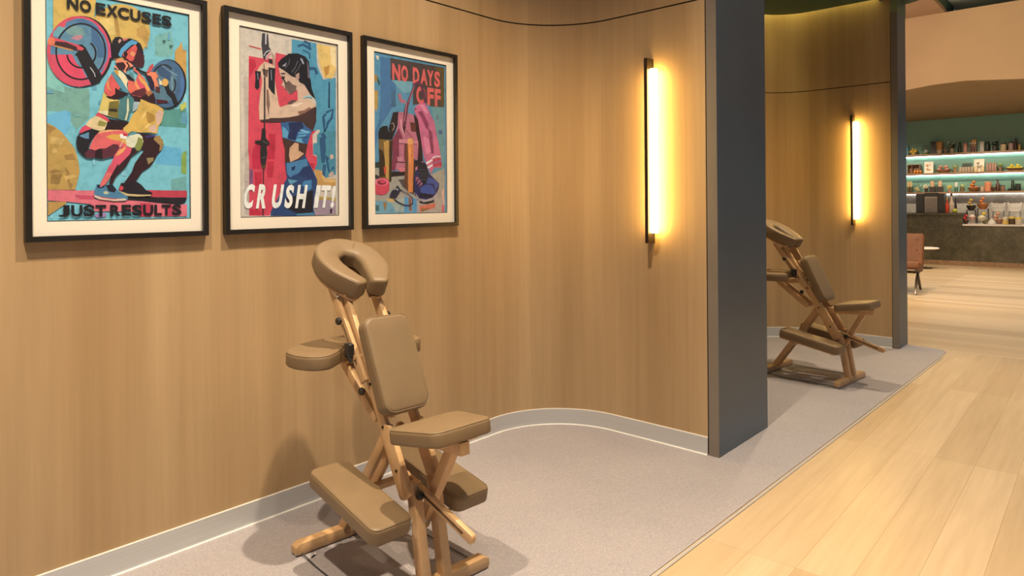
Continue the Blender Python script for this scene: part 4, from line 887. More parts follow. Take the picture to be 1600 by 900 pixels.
def framed(idx, x0, x1, sheet, label):
    z0, z1 = 1.325, 2.334; w = x1 - x0; cx = (x0 + x1) / 2; fw = 0.021
    t = thing('framed_poster', label, 'poster', (cx, BACK, 0), 0, 'framed fitness posters on the oak wall')
    yb, yf = -0.001, -0.030
    fr = MB()
    for a, b in (((-w / 2, z0), (-w / 2 + fw, z1)), ((w / 2 - fw, z0), (w / 2, z1)), ((-w / 2 + fw, z0), (w / 2 - fw, z0 + fw)), ((-w / 2 + fw, z1 - fw), (w / 2 - fw, z1))):
        fr.box((a[0], yf, a[1]), (b[0], yb, b[1]), 0, 0.0015)
    fr.build('frame', M['blackwood'], t)
    ix0, ix1, iz0, iz1 = -w / 2 + fw, w / 2 - fw, z0 + fw, z1 - fw
    sx0, sx1, sz0, sz1 = sheet[0] - cx - 0.004, sheet[1] - cx + 0.004, sheet[2] - 0.004, sheet[3] + 0.004
    mb = MB()
    for a, b in (((ix0, iz0), (sx0, iz1)), ((sx1, iz0), (ix1, iz1)), ((sx0, iz0), (sx1, sz0)), ((sx0, sz1), (sx1, iz1))):
        mb.box((a[0], -0.0125, a[1]), (b[0], -0.006, b[1]))
    mb.build('mat_board', M['matboard'], t)
    make_print(idx, sheet, -0.0075, t, cx)
    g = MB(); g.box((ix0, -0.0185, iz0), (ix1, -0.0170, iz1)); g.build('glass_pane', M['pane'], t)
    return t
framed(0, 0.667, 1.327, (0.741, 1.255, 1.402, 2.262), 'large framed poster of a squatting weightlifter, nearest the left edge of the wall')
framed(1, 1.401, 2.071, (1.482, 1.992, 1.402, 2.258), 'framed poster of a woman in blue at a cable machine on red')
framed(2, 2.140, 2.811, (2.222, 2.734, 1.405, 2.262), 'framed poster of a pink gym bag, bottle and trainer')

# ------------------------------------------------------------------ wall lamps
def wall_lamp(x, y, label):
    t = thing('wall_lamp', label, 'lamp', (x, y, 0), 0, 'vertical tube wall lamps')
    b = MB(); b.box((-0.078, -0.010, 1.208), (-0.060, 0.012, 2.318), 0, 0.002); b.build('mounting_bar', M['bronze'], t)
    for z0, z1 in ((1.208, 1.285), (2.235, 2.318)):
        c = MB(); c.box((-0.0605, -0.010, z0), (0.0, 0.011, z1), 0, 0.002); c.build('end_cap', M['bronze'], t)
    u = MB(); u.lathe([(0.001, 1.268), (0.023, 1.270), (0.0255, 1.285), (0.0255, 2.235), (0.023, 2.250), (0.001, 2.252)], (-0.048, -0.0345, 0), 20)
    u.build('light_tube', M['tube'], t)
    return t
wall_lamp(3.669, 2.131, 'lit tube wall lamp with a dark bar on the near curved oak wall')
wall_lamp(7.5, 2.045, 'lit tube wall lamp in the far niche, above the far massage chair')

# ------------------------------------------------------------------ massage chairs
def sag(l, f, z): return Vector((l, f, z))
def beam(mb, l, a, b, w, t, rounded=True, mi=0, er=0.003):
    """flat bar in the chair's side plane: a, b = (f, z), w = width in that plane, t = thickness across"""
    A = Vector((0, a[0], a[1])); B = Vector((0, b[0], b[1])); d = B - A; L = d.length; U = d.normalized(); Nn = Vector((1, 0, 0)); V = Nn.cross(U)
    out = stadium(L, w / 2) if rounded else [(0, -w / 2), (L, -w / 2), (L, w / 2), (0, w / 2)]
    mb.prism(out, A + Vector((l - t / 2, 0, 0)), U, V, Nn, t, er, 2, mi=mi); return mb
def pad(name, parent, out, org, U, V, Nn, th, er=0.016, puff=0.006):
    """upholstered pad: outline in U,V at the bottom plane org, rounded edges, seam piping"""
    mb = MB(); mb.prism(out, org, U, V, Nn, th, er, 4, puff, bottom_er=0.010)
    o = mb.build(name, M['vinyl'], parent, 60)
    org, U, V, Nn = Vector(org), Vector(U).normalized(), Vector(V).normalized(), Vector(Nn).normalized()
    n = len(out); pts = []
    for i in range(n):
        a, b, c = Vector(out[i - 1]), Vector(out[i]), Vector(out[(i + 1) % n]); d = (c - a).normalized(); q = b - Vector((d.y, -d.x)) * (er * 0.30)
        pts.append(org + U * q.x + V * q.y + Nn * (th - er * 0.28))
    pm = MB(); pm.tube(pts, 0.0022, 6, 0, True); pm.build('piping', M['vinyl'], o)
    return o
def knob(parent, c, r=0.016, t=0.02):
    mb = MB(); mb.lathe([(r * 0.45, 0), (r * 0.45, 0.006), (r, 0.008), (r, t - 0.004), (r * 0.8, t), (0.001, t)], (0, 0, 0), 10, 0, Matrix.Translation(Vector(c)) @ Matrix.Rotation(R(90) * (1 if c[0] > 0 else -1), 4, 'Y'))
    mb.build('adjusting_knob', M['black'], parent)
def massage_chair(label, loc, rz):
    t = thing('massage_chair', label, 'chair', loc, rz, 'taupe massage chairs in the niches')
    W = M['wood']
    # feet
    for f in (0.306, -0.306):
        fb = MB()
        out = [(-0.257, 0.006), (-0.24, 0.0), (0.24, 0.0), (0.257, 0.006), (0.257, 0.034), (0.236, 0.046), (-0.236, 0.046), (-0.257, 0.034)]
        fb.prism(out, (0, f + 0.048, 0.005), (1, 0, 0), (0, 0, 1), (0, -1, 0), 0.048, 0.003, 2); o = fb.build('foot_bar', W, t)
        for s in (-1, 1):
            g = MB(); g.lathe([(0.014, 0.0), (0.014, 0.007)], (s * 0.242, f + 0.024, 0.0), 10); g.build('foot_glide', M['steel'], o)
    for s in (-1, 1):
        c = MB(); c.tube([(s * 0.235, -0.262, 0.008), (s * 0.240, -0.15, 0.006), (s * 0.238, 0.02, 0.006), (s * 0.236, 0.18, 0.006), (s * 0.232, 0.308, 0.012)], 0.0026, 6); c.build('stabilizer_cord', M['cord'], t)
    # legs
    for s in (-1, 1):
        b = MB(); beam(b, s * 0.030, (0.335, 0.035), (-0.035, 0.555), 0.042, 0.022); b.build('front_leg', W, t)
        b = MB(); beam(b, s * 0.047, (-0.290, 0.030), (-0.222, 0.40), 0.045, 0.040); b.build('rear_leg', W, t)
    # main posts and lower plates
    for s in (-1, 1):
        b = MB(); beam(b, s * 0.072, (-0.205, 0.365), (0.225, 1.075), 0.050, 0.020)
        o = b.build('main_post', W, t)
        pl = MB(); beam(pl, s * 0.072, (-0.212, 0.362), (-0.085, 0.575), 0.072, 0.024); pl.build('post_plate', W, o)
        for fz in ((-0.165, 0.44), (-0.075, 0.585), (0.015, 0.735)):
            k = MB(); k.lathe([(0.006, -0.002), (0.006, 0.0035), (0.001, 0.004)], (0, 0, 0), 8, 0, Matrix.Translation((s * 0.084, fz[0], fz[1])) @ Matrix.Rotation(R(90) * s, 4, 'Y')); k.build('bolt', M['bronze'], o)
    # sliding rails of the headrest
    for s in (-1, 1):
        b = MB(); beam(b, s * 0.098, (0.030, 0.745), (0.285, 1.100), 0.042, 0.018, False); o = b.build('headrest_rail', W, t)
        sl = MB(); beam(sl, s * 0.1075, (0.075, 0.808), (0.18, 0.954), 0.006, 0.002); sl.build('rail_slot', colmat('dark_slot', (0.10, 0.055, 0.025)), o)
    for fz, rr in (((0.085, 0.835), 0.010),):
        ax = MB(); ax.tube([(-0.112, *fz), (0.112, *fz)], rr, 10); ax.build('cross_dowel', W, t)
    knob(t, (-0.107, 0.195, 0.968)); knob(t, (-0.083, 0.060, 0.700)); knob(t, (0.107, 0.195, 0.968))
    # headrest: tilted horseshoe cushion on a plywood yoke
    tilt = R(29); H0 = Vector((0, 0.135, 1.142)); D = Vector((0, cos(tilt), sin(tilt))); Nn = Vector((0, -sin(tilt), cos(tilt))); X = Vector((1, 0, 0))
    half = [(0.048, 0.004), (0.070, 0.050), (0.092, 0.110), (0.099, 0.175), (0.078, 0.240)]
    cl = crom(half + [(0.0, 0.278)] + [(-a_, b_) for a_, b_ in half[::-1]], False, 5)
    def horseshoe(hw, top, bot, er, endr, name, mt, parent):
        n = len(cl); vs = []; fs = []; ns = 0
        length = [0.0]
        for i in range(1, n): length.append(length[-1] + (cl[i] - cl[i - 1]).length)
        tot = length[-1]; secs = []
        for e in (0.0, 0.15, 0.45, 0.8): secs.append((0, e))
        stations = [(0, -endr + endr * (1 - cos(pi / 2 * q / 4)), sin(pi / 2 * q / 4)) for q in range(4)] + [(i, 0, 1.0) for i in range(n)] + [(n - 1, endr - endr * (1 - cos(pi / 2 * q / 4)), sin(pi / 2 * q / 4)) for q in range(3, -1, -1)]
        sec = []
        for cx, cy, a0 in ((hw - er, bot + er, -90), (hw - er, top - er, 0), (-hw + er, top - er, 90), (-hw + er, bot + er, 180)):
            for i in range(6): a = R(a0 + 90 * i / 5); sec.append((cx + er * cos(a), cy + er * sin(a)))
        ns = len(sec); mid = (top + bot) / 2
        for i, off, sc in stations:
            a = cl[max(i - 1, 0)]; b = cl[min(i + 1, n - 1)]; d = (b - a).normalized(); nn = Vector((d.y, -d.x)); sc = max(sc, 0.12)
            if i == 0 and off < 0: c = cl[0] + d * off
            elif i == n - 1 and off > 0: c = cl[-1] + d * off
            else: c = cl[i]
            tw = min(1.0, 0.70 + 0.30 * min(i, n - 1 - i) / 9.0)
            for u, h in sec:
                u = u * tw
                crest = -0.012 * (u / hw if u > 0 else 0) * 0 + (-0.016 * max(0.0, -u / hw) if h > mid else 0)
                q = c + nn * (u * (0.55 + 0.45 * sc)); hh = mid + (h - mid) * (0.75 + 0.25 * sc) + crest
                if sc <= 0.121: q = c + nn * (u * 0.45); hh = mid + (h - mid) * 0.6
                vs.append(H0 + X * q.x + D * q.y + Nn * hh)
        k = len(stations)
        for i in range(k - 1):
            for j in range(ns): fs.append((i * ns + j, i * ns + (j + 1) % ns, (i + 1) * ns + (j + 1) % ns, (i + 1) * ns + j))
        fs.append(tuple(range(ns - 1, -1, -1))); fs.append(tuple((k - 1) * ns + j for j in range(ns)))
        mb = MB(); mb.add(vs, [f[::-1] for f in fs]); return mb.build(name, mt, parent, 60), [vs[i * ns + 10] for i in range(4, k - 4)], [vs[i * ns + 8] for i in range(4, k - 4)]
    hc, edge1, edge2 = horseshoe(0.055, 0.0, -0.088, 0.020, 0.024, 'headrest_cushion', M['vinyl'], t)
    pm = MB(); pm.tube(edge2, 0.0018, 6); pm.build('piping', M['vinyl'], hc)
    sm_ = MB(); sm_.tube([H0 + X * 0.030 + D * 0.232 + Nn * -0.014, H0 + X * 0.055 + D * 0.262 + Nn * 0.0005, H0 + X * 0.076 + D * 0.288 + Nn * -0.004], 0.0014, 5); sm_.build('seam', M['vinyl'], hc)
    yk, _, _ = horseshoe(0.040, -0.090, -0.104, 0.005, 0.012, 'headrest_yoke', W, t)
    for s in (-1, 1):
        h = MB(); c = H0 + X * (s * 0.098) + D * 0.085 + Nn * -0.118
        h.prism(rrect(0.012, 0.045, 0.006), c - Nn * 0.0, X, D, Nn, 0.014, 0.002, 2); h.build('hinge', M['steel'], t)
        b = MB(); beam(b, s * 0.088, (0.185, 1.078), (0.30, 1.135), 0.030, 0.016); b.build('yoke_arm', W, t)
    # chest pad
    T, Bq = Vector((0, 0.026, 0.996)), Vector((0, -0.137, 0.653)); up = (T - Bq); hl = up.length / 2 + 0.006; up.normalize(); nf = up.cross(Vector((1, 0, 0))); nf = -nf if nf.y > 0 else nf
    cc = (T + Bq) / 2; th = 0.066
    pad('chest_pad', t, rrect(0.108, hl, 0.046, 8), cc - nf * (th - 0.004), (1, 0, 0), tuple(up), tuple(nf), th, 0.018, 0.004)
    cb = MB(); beam(cb, 0.0, (-0.090, 0.645), (0.055, 0.960), 0.030, 0.12, False); cb.build('chest_pad_board', W, t)
    for a_, b_ in (((0.03, 0.90), (0.13, 0.935)), ((-0.085, 0.70), (0.0, 0.685))):
        cs = MB(); beam(cs, 0.0, a_, b_, 0.03, 0.03); cs.build('chest_pad_bracket', W, t)
    # armrest
    oc = [(0.0, 0.250), (0.075, 0.222), (0.140, 0.168), (0.200, 0.128), (0.262, 0.150), (0.298, 0.235), (0.285, 0.330), (0.215, 0.405), (0.110, 0.452), (0.0, 0.465)]
    oc = oc + [(-a, b) for a, b in oc[-2:0:-1]]
    ol = [tuple(p) for p in crom(oc, True, 4)]
    pad('armrest', t, ol, (0, 0, 0.792), (1, 0, 0), (0, 1, 0), (0, 0, 1), 0.060, 0.016, 0.0)
    ab = MB(); ab.prism(rrect(0.09, 0.085, 0.03), (0, 0.325, 0.774), (1, 0, 0), (0, 1, 0), (0, 0, 1), 0.016, 0.003, 2); ab.build('armrest_board', W, t)
    for s in (-1, 1):
        b = MB(); beam(b, s * 0.040, (0.040, 0.585), (0.285, 0.768), 0.042, 0.020); b.build('armrest_brace', W, t)
    b = MB(); beam(b, 0.0, (0.06, 0.79), (0.27, 0.762), 0.035, 0.05); b.build('armrest_arm', W, t)
    for s in (-1, 1):
        k = MB(); k.prism(rrect(0.022, 0.030, 0.008), (s * 0.106, 0.115, 0.858), (0, 1, 0), (0, 0, 1), (s, 0, 0), 0.022, 0.004, 2)
        k.tube([(s * 0.120, 0.120, 0.872), (s * 0.126, 0.105, 0.84), (s * 0.120, 0.095, 0.815)], 0.008, 8); k.build('cam_buckle', M['black'], t)
    # seat
    A, Bs = Vector((0, -0.471, 0.664)), Vector((0, -0.212, 0.627)); fw = (Bs - A); hl = fw.length / 2; fw.normalize(); un = Vector((1, 0, 0)).cross(fw)
    pad('seat', t, rrect(0.140, hl + 0.004, 0.048, 8, 0.166), (A + Bs) / 2 - un * 0.054, (1, 0, 0), tuple(fw), tuple(un), 0.056, 0.016, 0.003)
    b = MB(); beam(b, 0.0, (-0.470, 0.580), (-0.110, 0.560), 0.046, 0.044, False); b.build('seat_beam', W, t)
    b = MB(); b.box((-0.085, -0.440, 0.590), (0.085, -0.400, 0.606), 0, 0.003); b.build('seat_board', W, t)
    b = MB(); b.box((-0.095, -0.270, 0.572), (0.095, -0.235, 0.588), 0, 0.003); b.build('seat_board', W, t)
    b = MB(); beam(b, 0.014, (-0.385, 0.560), (-0.190, 0.215), 0.040, 0.040); b.build('seat_strut', W, t)
    sb = MB(); beam(sb, -0.034, (-0.150, 0.408), (-0.545, 0.298), 0.036, 0.020); o = sb.build('adjustment_bar', W, t)
    sl = MB(); beam(sl, -0.0445, (-0.255, 0.379), (-0.505, 0.309), 0.007, 0.002); sl.build('bar_slot', colmat('dark_slot', (0.10, 0.055, 0.025)), o)
    knob(t, (-0.045, -0.275, 0.373), 0.017, 0.022)
    # knee pads on their runners
    for s in (-1, 1):
        a, c = Vector((s * 0.187, -0.305, 0.318)), Vector((s * 0.187, 0.172, 0.405)); fw = c - a; hl = fw.length / 2; fw.normalize(); un = Vector((1, 0, 0)).cross(fw)
        kp = pad('knee_pad', t, rrect(0.088, hl, 0.036, 7), (a + c) / 2 - un * 0.062, (1, 0, 0), tuple(fw), tuple(un), 0.062, 0.017, 0.003)
        b = MB(); beam(b, s * 0.187, (-0.25, 0.250), (0.195, 0.327), 0.024, 0.034); b.build('pad_runner', W, kp)
    b = MB(); b.box((-0.20, 0.085, 0.268), (0.20, 0.125, 0.292), 0, 0.003); b.build('knee_crossbar', W, t)
    b = MB(); b.tube([(-0.20, -0.222, 0.243), (0.20, -0.222, 0.243)], 0.010, 10); b.build('knee_axle', M['steel'], t)
    for s in (-1, 1):
        b = MB(); b.prism(rrect(0.018, 0.030, 0.006), (s * 0.066, -0.224, 0.245), (0, 1, 0), (0, 0, 1), (s, 0, 0), 0.003, 0.0); b.build('hinge_plate', M['steel'], t)
    return t
massage_chair('beech and taupe vinyl massage chair under the posters', (1.729, 2.215, 0.004), R(-4.4))
massage_chair('beech and taupe vinyl massage chair in the far niche, partly behind the slate partition', (5.895, 1.922, 0.004), R(-5.76))

t = thing('metal_pin', 'tiny metal pin lying on the carpet by the near massage chair', 'pin', (1.549, 2.498, 0.004), R(20))
mb = MB(); mb.tube([(-0.012, 0, 0.0035), (0.010, 0, 0.0035)], 0.0028, 8); mb.build('shank', M['bronze'], t)
mb = MB(); mb.ball((0.013, 0, 0.0055), 0.0055, 8, 6); mb.build('head', M['white'], t)
BAR = [
('bottle', 'glass_bottle', 'bottle', 'blue glass bottle at the left end of the top bar shelf', None, 19.13, 3.988, 2.575, 0.064, 0.282, (0.1, 0.25, 0.32), None),
('flowers', 'tulip_bowl', 'flowers', 'bunch of yellow tulips in a low bowl on the top bar shelf', None, 19.13, 3.855, 2.575, 0.191, 0.163, (0.75, 0.48, 0.05), (0.5, 0.35, 0.08)),
('globe', 'glass_terrarium', 'terrarium', 'round glass terrarium with white pebbles on the top bar shelf', None, 19.13, 3.6, 2.575, 0.203, 0.223, (0.6, 0.58, 0.5), (0.12, 0.2, 0.08)),
('box', 'black_canister', 'canister', 'square black canister behind the amber vase', None, 19.235, 3.441, 2.575, 0.128, 0.299, (0.03, 0.022, 0.018), None),
('vase', 'amber_vase', 'vase', 'tall tapered amber vase on the top bar shelf', None, 19.08, 3.299, 2.575, 0.152, 0.281, (0.42, 0.22, 0.05), (0.55, 0.42, 0.3)),
('flowers', 'flower_pot', 'flowers', 'small pot of pale pink flowers right of the amber vase', None, 19.13, 3.181, 2.575, 0.102, 0.148, (0.5, 0.36, 0.3), (0.35, 0.25, 0.18)),
('plant', 'potted_plant', 'plant', 'dark leafy plant with white blossoms on the top bar shelf', None, 19.13, 3.054, 2.575, 0.191, 0.267, (0.05, 0.07, 0.03), (0.4, 0.32, 0.2)),
('bottle', 'dark_bottle', 'bottle', 'slim dark bottle right of the white-blossomed plant', None, 19.13, 2.895, 2.575, 0.076, 0.252, (0.02, 0.03, 0.02), None),
('jar', 'tumbler', 'jar', 'pink tumbler on the top bar shelf beside slim dark bottle', None, 19.13, 2.786, 2.575, 0.089, 0.223, (0.5, 0.25, 0.2), (0.4, 0.2, 0.16)),
('bottle', 'syrup_bottle', 'bottle', 'small dark syrup bottle with a white cap in front of the orange box', 'white-capped syrup bottles on the top bar shelf', 19.08, 2.678, 2.575, 0.046, 0.222, (0.12, 0.06, 0.05), (0.8, 0.75, 0.7)),
('bottle', 'syrup_bottle', 'bottle', 'small dark syrup bottle with a white cap in front of the orange box', 'white-capped syrup bottles on the top bar shelf', 19.08, 2.627, 2.575, 0.046, 0.222, (0.12, 0.06, 0.05), (0.8, 0.75, 0.7)),
('bottle', 'syrup_bottle', 'bottle', 'small dark syrup bottle with a white cap in front of the orange box', 'white-capped syrup bottles on the top bar shelf', 19.08, 2.576, 2.575, 0.046, 0.222, (0.12, 0.06, 0.05), (0.8, 0.75, 0.7)),
('box', 'orange_box', 'box', 'tall orange box on the top bar shelf', None, 19.2, 2.618, 2.575, 0.089, 0.298, (0.6, 0.28, 0.04), None),
('box', 'grey_carton', 'box', 'slim grey carton on the top bar shelf', None, 19.13, 2.456, 2.575, 0.076, 0.238, (0.35, 0.3, 0.26), None),
('jar', 'black_flask', 'flask', 'plain black flask right of the slim grey carton', None, 19.13, 2.354, 2.575, 0.076, 0.238, (0.02, 0.02, 0.018), None),
('plant', 'dark_fern', 'plant', 'dark spreading fern on the top bar shelf, right half', None, 19.13, 2.214, 2.575, 0.203, 0.282, (0.02, 0.035, 0.018), (0.05, 0.05, 0.04)),
('jar', 'preserve_jar', 'jar', 'preserve jar with cream label and dark lid beside the fern', None, 19.13, 2.049, 2.575, 0.114, 0.178, (0.55, 0.42, 0.25), (0.05, 0.02, 0.02)),
('jar', 'pink_jar', 'jar', 'pinkish jar with a dark lid, second jar right of the fern', None, 19.13, 1.909, 2.575, 0.102, 0.193, (0.42, 0.3, 0.26), (0.09, 0.06, 0.05)),
('bottle', 'brown_bottle', 'bottle', 'tall brown bottle near the right end of the top bar shelf', None, 19.13, 1.826, 2.575, 0.064, 0.267, (0.06, 0.03, 0.02), None),
('candle', 'candle', 'candle', 'small gold candle at the right end of the top bar shelf', None, 19.13, 1.756, 2.575, 0.051, 0.148, (0.6, 0.4, 0.12), None),
('openbox', 'wooden_crate', 'crate', 'open wooden crate at the left of the middle bar shelf', None, 19.18, 3.852, 2.115, 0.268, 0.223, (0.22, 0.11, 0.05), None),
('fruit', 'orange', 'fruit', 'orange lying in front of the open wooden crate', 'oranges by the wooden crate', 19.06, 3.822, 2.115, 0.061, 0.081, (0.7, 0.25, 0.03), None),
('fruit', 'orange', 'fruit', 'orange lying in front of the open wooden crate', 'oranges by the wooden crate', 19.06, 3.758, 2.115, 0.061, 0.081, (0.7, 0.25, 0.03), None),
('fruit', 'orange', 'fruit', 'orange lying in front of the open wooden crate', 'oranges by the wooden crate', 19.06, 3.695, 2.115, 0.061, 0.081, (0.7, 0.25, 0.03), None),
('card', 'picture_card', 'card', 'cream picture card with an orange fruit drawing, left on middle shelf', None, 19.13, 3.537, 2.115, 0.191, 0.282, (0.75, 0.66, 0.55), (0.5, 0.25, 0.1)),
('bowlfruit', 'peach_bowl', 'bowl', 'shallow bowl heaped with peaches on the middle bar shelf', 'peaches', 19.13, 3.232, 2.115, 0.356, 0.163, (0.25, 0.12, 0.07), (0.62, 0.26, 0.18)),
('plant', 'succulent_pot', 'plant', 'yellow-green succulent in a wooden pot right of the peaches', None, 19.13, 2.99, 2.115, 0.165, 0.208, (0.35, 0.36, 0.12), (0.36, 0.22, 0.12)),
('glassjar', 'glass_tumbler', 'glass', 'small clear tumbler in front of the dark rack, middle shelf', 'tumblers left of the second picture card', 19.07, 2.879, 2.115, 0.056, 0.118, (0.5, 0.4, 0.3), None),
('glassjar', 'glass_tumbler', 'glass', 'small clear tumbler in front of the dark rack, middle shelf', 'tumblers left of the second picture card', 19.07, 2.822, 2.115, 0.056, 0.118, (0.5, 0.4, 0.3), None),
('glassjar', 'glass_tumbler', 'glass', 'small clear tumbler in front of the dark rack, middle shelf', 'tumblers left of the second picture card', 19.07, 2.765, 2.115, 0.056, 0.118, (0.5, 0.4, 0.3), None),
('glassjar', 'glass_tumbler', 'glass', 'small clear tumbler in front of the dark rack, middle shelf', 'tumblers left of the second picture card', 19.07, 2.708, 2.115, 0.056, 0.118, (0.5, 0.4, 0.3), None),
('glassjar', 'glass_tumbler', 'glass', 'small clear tumbler in front of the dark rack, middle shelf', 'tumblers left of the second picture card', 19.07, 2.651, 2.115, 0.056, 0.118, (0.5, 0.4, 0.3), None),
('rack', 'bottle_rack', 'rack', 'dark slatted rack behind the small tumblers', None, 19.2, 2.758, 2.115, 0.191, 0.209, (0.1, 0.08, 0.07), None),
('card', 'picture_card', 'card', 'cream picture card with a green and orange drawing, middle of middle shelf', None, 19.13, 2.519, 2.115, 0.203, 0.297, (0.75, 0.66, 0.55), (0.22, 0.18, 0.08)),
('candle', 'pale_candle', 'candle', 'pale candle standing in front of the green and orange picture card', 'pale candles before the picture card', 19.04, 2.571, 2.115, 0.076, 0.133, (0.75, 0.6, 0.35), None),
('candle', 'pale_candle', 'candle', 'pale candle standing in front of the green and orange picture card', 'pale candles before the picture card', 19.04, 2.438, 2.115, 0.076, 0.133, (0.75, 0.6, 0.35), None),
('glassjar', 'rose_glass', 'glass', 'rose-tinted glass between the second picture card and the bright green plant', 'rose glasses on the middle shelf', 19.13, 2.354, 2.115, 0.053, 0.193, (0.4, 0.25, 0.2), None),
('glassjar', 'rose_glass', 'glass', 'rose-tinted glass between the second picture card and the bright green plant', 'rose glasses on the middle shelf', 19.13, 2.303, 2.115, 0.053, 0.193, (0.4, 0.25, 0.2), None),
('glassjar', 'rose_glass', 'glass', 'rose-tinted glass between the second picture card and the bright green plant', 'rose glasses on the middle shelf', 19.13, 2.252, 2.115, 0.053, 0.193, (0.4, 0.25, 0.2), None),
('glassjar', 'rose_glass', 'glass', 'rose-tinted glass between the second picture card and the bright green plant', 'rose glasses on the middle shelf', 19.13, 2.204, 2.115, 0.053, 0.193, (0.4, 0.25, 0.2), None),
('plant', 'green_plant', 'plant', 'bright green plant in a brown pot on the middle bar shelf', None, 19.13, 2.112, 2.115, 0.153, 0.223, (0.22, 0.33, 0.05), (0.25, 0.15, 0.1)),
('bowlfruit', 'lemon_tray', 'tray', 'long tray heaped with lemons at the right of the middle bar shelf', 'lemons', 19.13, 1.845, 2.115, 0.369, 0.134, (0.2, 0.12, 0.05), (0.8, 0.62, 0.03)),
('lidjar', 'spice_jar', 'jar', 'dark spice jar under a tall cream cap, left end of lowest shelf', 'spice jars on the lowest bar shelf', 19.13, 3.975, 1.655, 0.064, 0.267, (0.1, 0.07, 0.03), (0.65, 0.5, 0.25)),
('lidjar', 'spice_jar', 'jar', 'dark spice jar under a tall cream cap, left end of lowest shelf', 'spice jars on the lowest bar shelf', 19.13, 3.918, 1.655, 0.064, 0.267, (0.1, 0.07, 0.03), (0.65, 0.5, 0.25)),
('dome', 'cake_dome', 'dome', 'glass dome over yellow pastries on the lowest bar shelf', None, 19.13, 3.778, 1.655, 0.216, 0.223, (0.6, 0.42, 0.15), None),
('flowers', 'cream_roses', 'flowers', 'cream roses in a dark square pot beside the cake dome', None, 19.13, 3.594, 1.655, 0.14, 0.223, (0.7, 0.58, 0.38), (0.05, 0.03, 0.025)),
('candlebox', 'lantern', 'lantern', 'left of two dark lanterns with amber glass tops', 'amber lanterns on the lowest shelf', 19.13, 3.46, 1.655, 0.102, 0.267, (0.035, 0.025, 0.022), (0.62, 0.4, 0.25)),
('candlebox', 'lantern', 'lantern', 'right of two dark lanterns with amber glass tops', 'amber lanterns on the lowest shelf', 19.13, 3.301, 1.655, 0.102, 0.267, (0.035, 0.025, 0.022), (0.62, 0.4, 0.25)),
('flowers', 'yellow_flowers', 'flowers', 'yellow flowers in a slim copper vase on the lowest bar shelf', None, 19.13, 3.104, 1.655, 0.127, 0.178, (0.62, 0.45, 0.06), (0.4, 0.22, 0.15)),
('lidjar', 'green_bottle', 'bottle', 'green bottle with a white cap right of the yellow flowers', None, 19.13, 2.971, 1.655, 0.064, 0.223, (0.05, 0.12, 0.09), (0.7, 0.7, 0.65)),
('plant', 'lime_plant', 'plant', 'lime-green plant in a brown pot, left of the orange pile', None, 19.13, 2.85, 1.655, 0.153, 0.223, (0.42, 0.48, 0.16), (0.22, 0.14, 0.08)),
('bowlfruit', 'orange_basket', 'basket', 'basket piled high with oranges on the lowest bar shelf', 'basket oranges', 19.13, 2.621, 1.655, 0.254, 0.208, (0.3, 0.13, 0.05), (0.68, 0.2, 0.04)),
('jar', 'cream_pot', 'pot', 'small cream pot between the basket and the coral jar', None, 19.13, 2.46, 1.655, 0.076, 0.119, (0.65, 0.5, 0.38), (0.5, 0.38, 0.28)),
('jar', 'coral_jar', 'jar', 'coral pink square jar on the lowest bar shelf', None, 19.13, 2.348, 1.655, 0.14, 0.223, (0.75, 0.3, 0.16), (0.75, 0.33, 0.18)),
('bowl', 'dark_bowl', 'bowl', 'small dark wooden bowl in front of the brown bottle', None, 19.05, 2.243, 1.655, 0.101, 0.089, (0.1, 0.045, 0.03), None),
('bottle', 'amber_bottle', 'bottle', 'brown glass bottle right of the coral jar', None, 19.13, 2.163, 1.655, 0.089, 0.267, (0.1, 0.045, 0.03), None),
('jar', 'brown_jar', 'jar', 'squat brown jar with dark lid right of the brown glass bottle', None, 19.13, 2.068, 1.655, 0.083, 0.134, (0.3, 0.15, 0.1), (0.06, 0.04, 0.03)),
('jar', 'black_tin', 'tin', 'low black tin on the lowest shelf before the tall pepper mill', None, 19.13, 1.947, 1.655, 0.064, 0.059, (0.03, 0.025, 0.02), (0.03, 0.025, 0.02)),
('jar', 'pepper_mill', 'mill', 'tall slim black pepper mill on the lowest bar shelf', None, 19.13, 1.884, 1.655, 0.064, 0.238, (0.022, 0.03, 0.025), (0.02, 0.025, 0.02)),
('jar', 'black_mug', 'mug', 'wide black mug at the right end of the lowest shelf', None, 19.13, 1.788, 1.655, 0.108, 0.163, (0.022, 0.028, 0.025), (0.02, 0.02, 0.02)),
('bottle', 'red_bottle', 'bottle', 'red sauce bottle on the raised counter right of the dark cabinets', None, 18.22, 3.011, 1.17, 0.073, 0.339, (0.55, 0.06, 0.02), (0.5, 0.3, 0.05)),
('bottle', 'clear_bottle', 'bottle', 'tall clear bottle with dark neck on the raised counter', None, 18.22, 2.926, 1.17, 0.097, 0.438, (0.5, 0.4, 0.32), (0.05, 0.03, 0.03)),
('bottle', 'dark_flask', 'bottle', 'dark narrow bottle at the right end of the raised counter', None, 18.3, 2.858, 1.17, 0.049, 0.341, (0.03, 0.02, 0.015), None),
('fruit', 'lime', 'fruit', 'lime at the right end of the raised marble counter', None, 18.12, 2.844, 1.17, 0.102, 0.098, (0.52, 0.55, 0.05), None),
('bowlfruit', 'strawberry_bowl', 'bowl', 'dark bowl of red strawberries at the left of the display counter', 'strawberries', 18.12, 2.633, 0.925, 0.108, 0.197, (0.06, 0.03, 0.03), (0.62, 0.04, 0.03)),
('goblet', 'dessert_goblet', 'goblet', 'footed glass of pink dessert on the display counter', None, 18.2, 2.53, 0.925, 0.145, 0.212, (0.6, 0.38, 0.33), (0.75, 0.6, 0.5)),
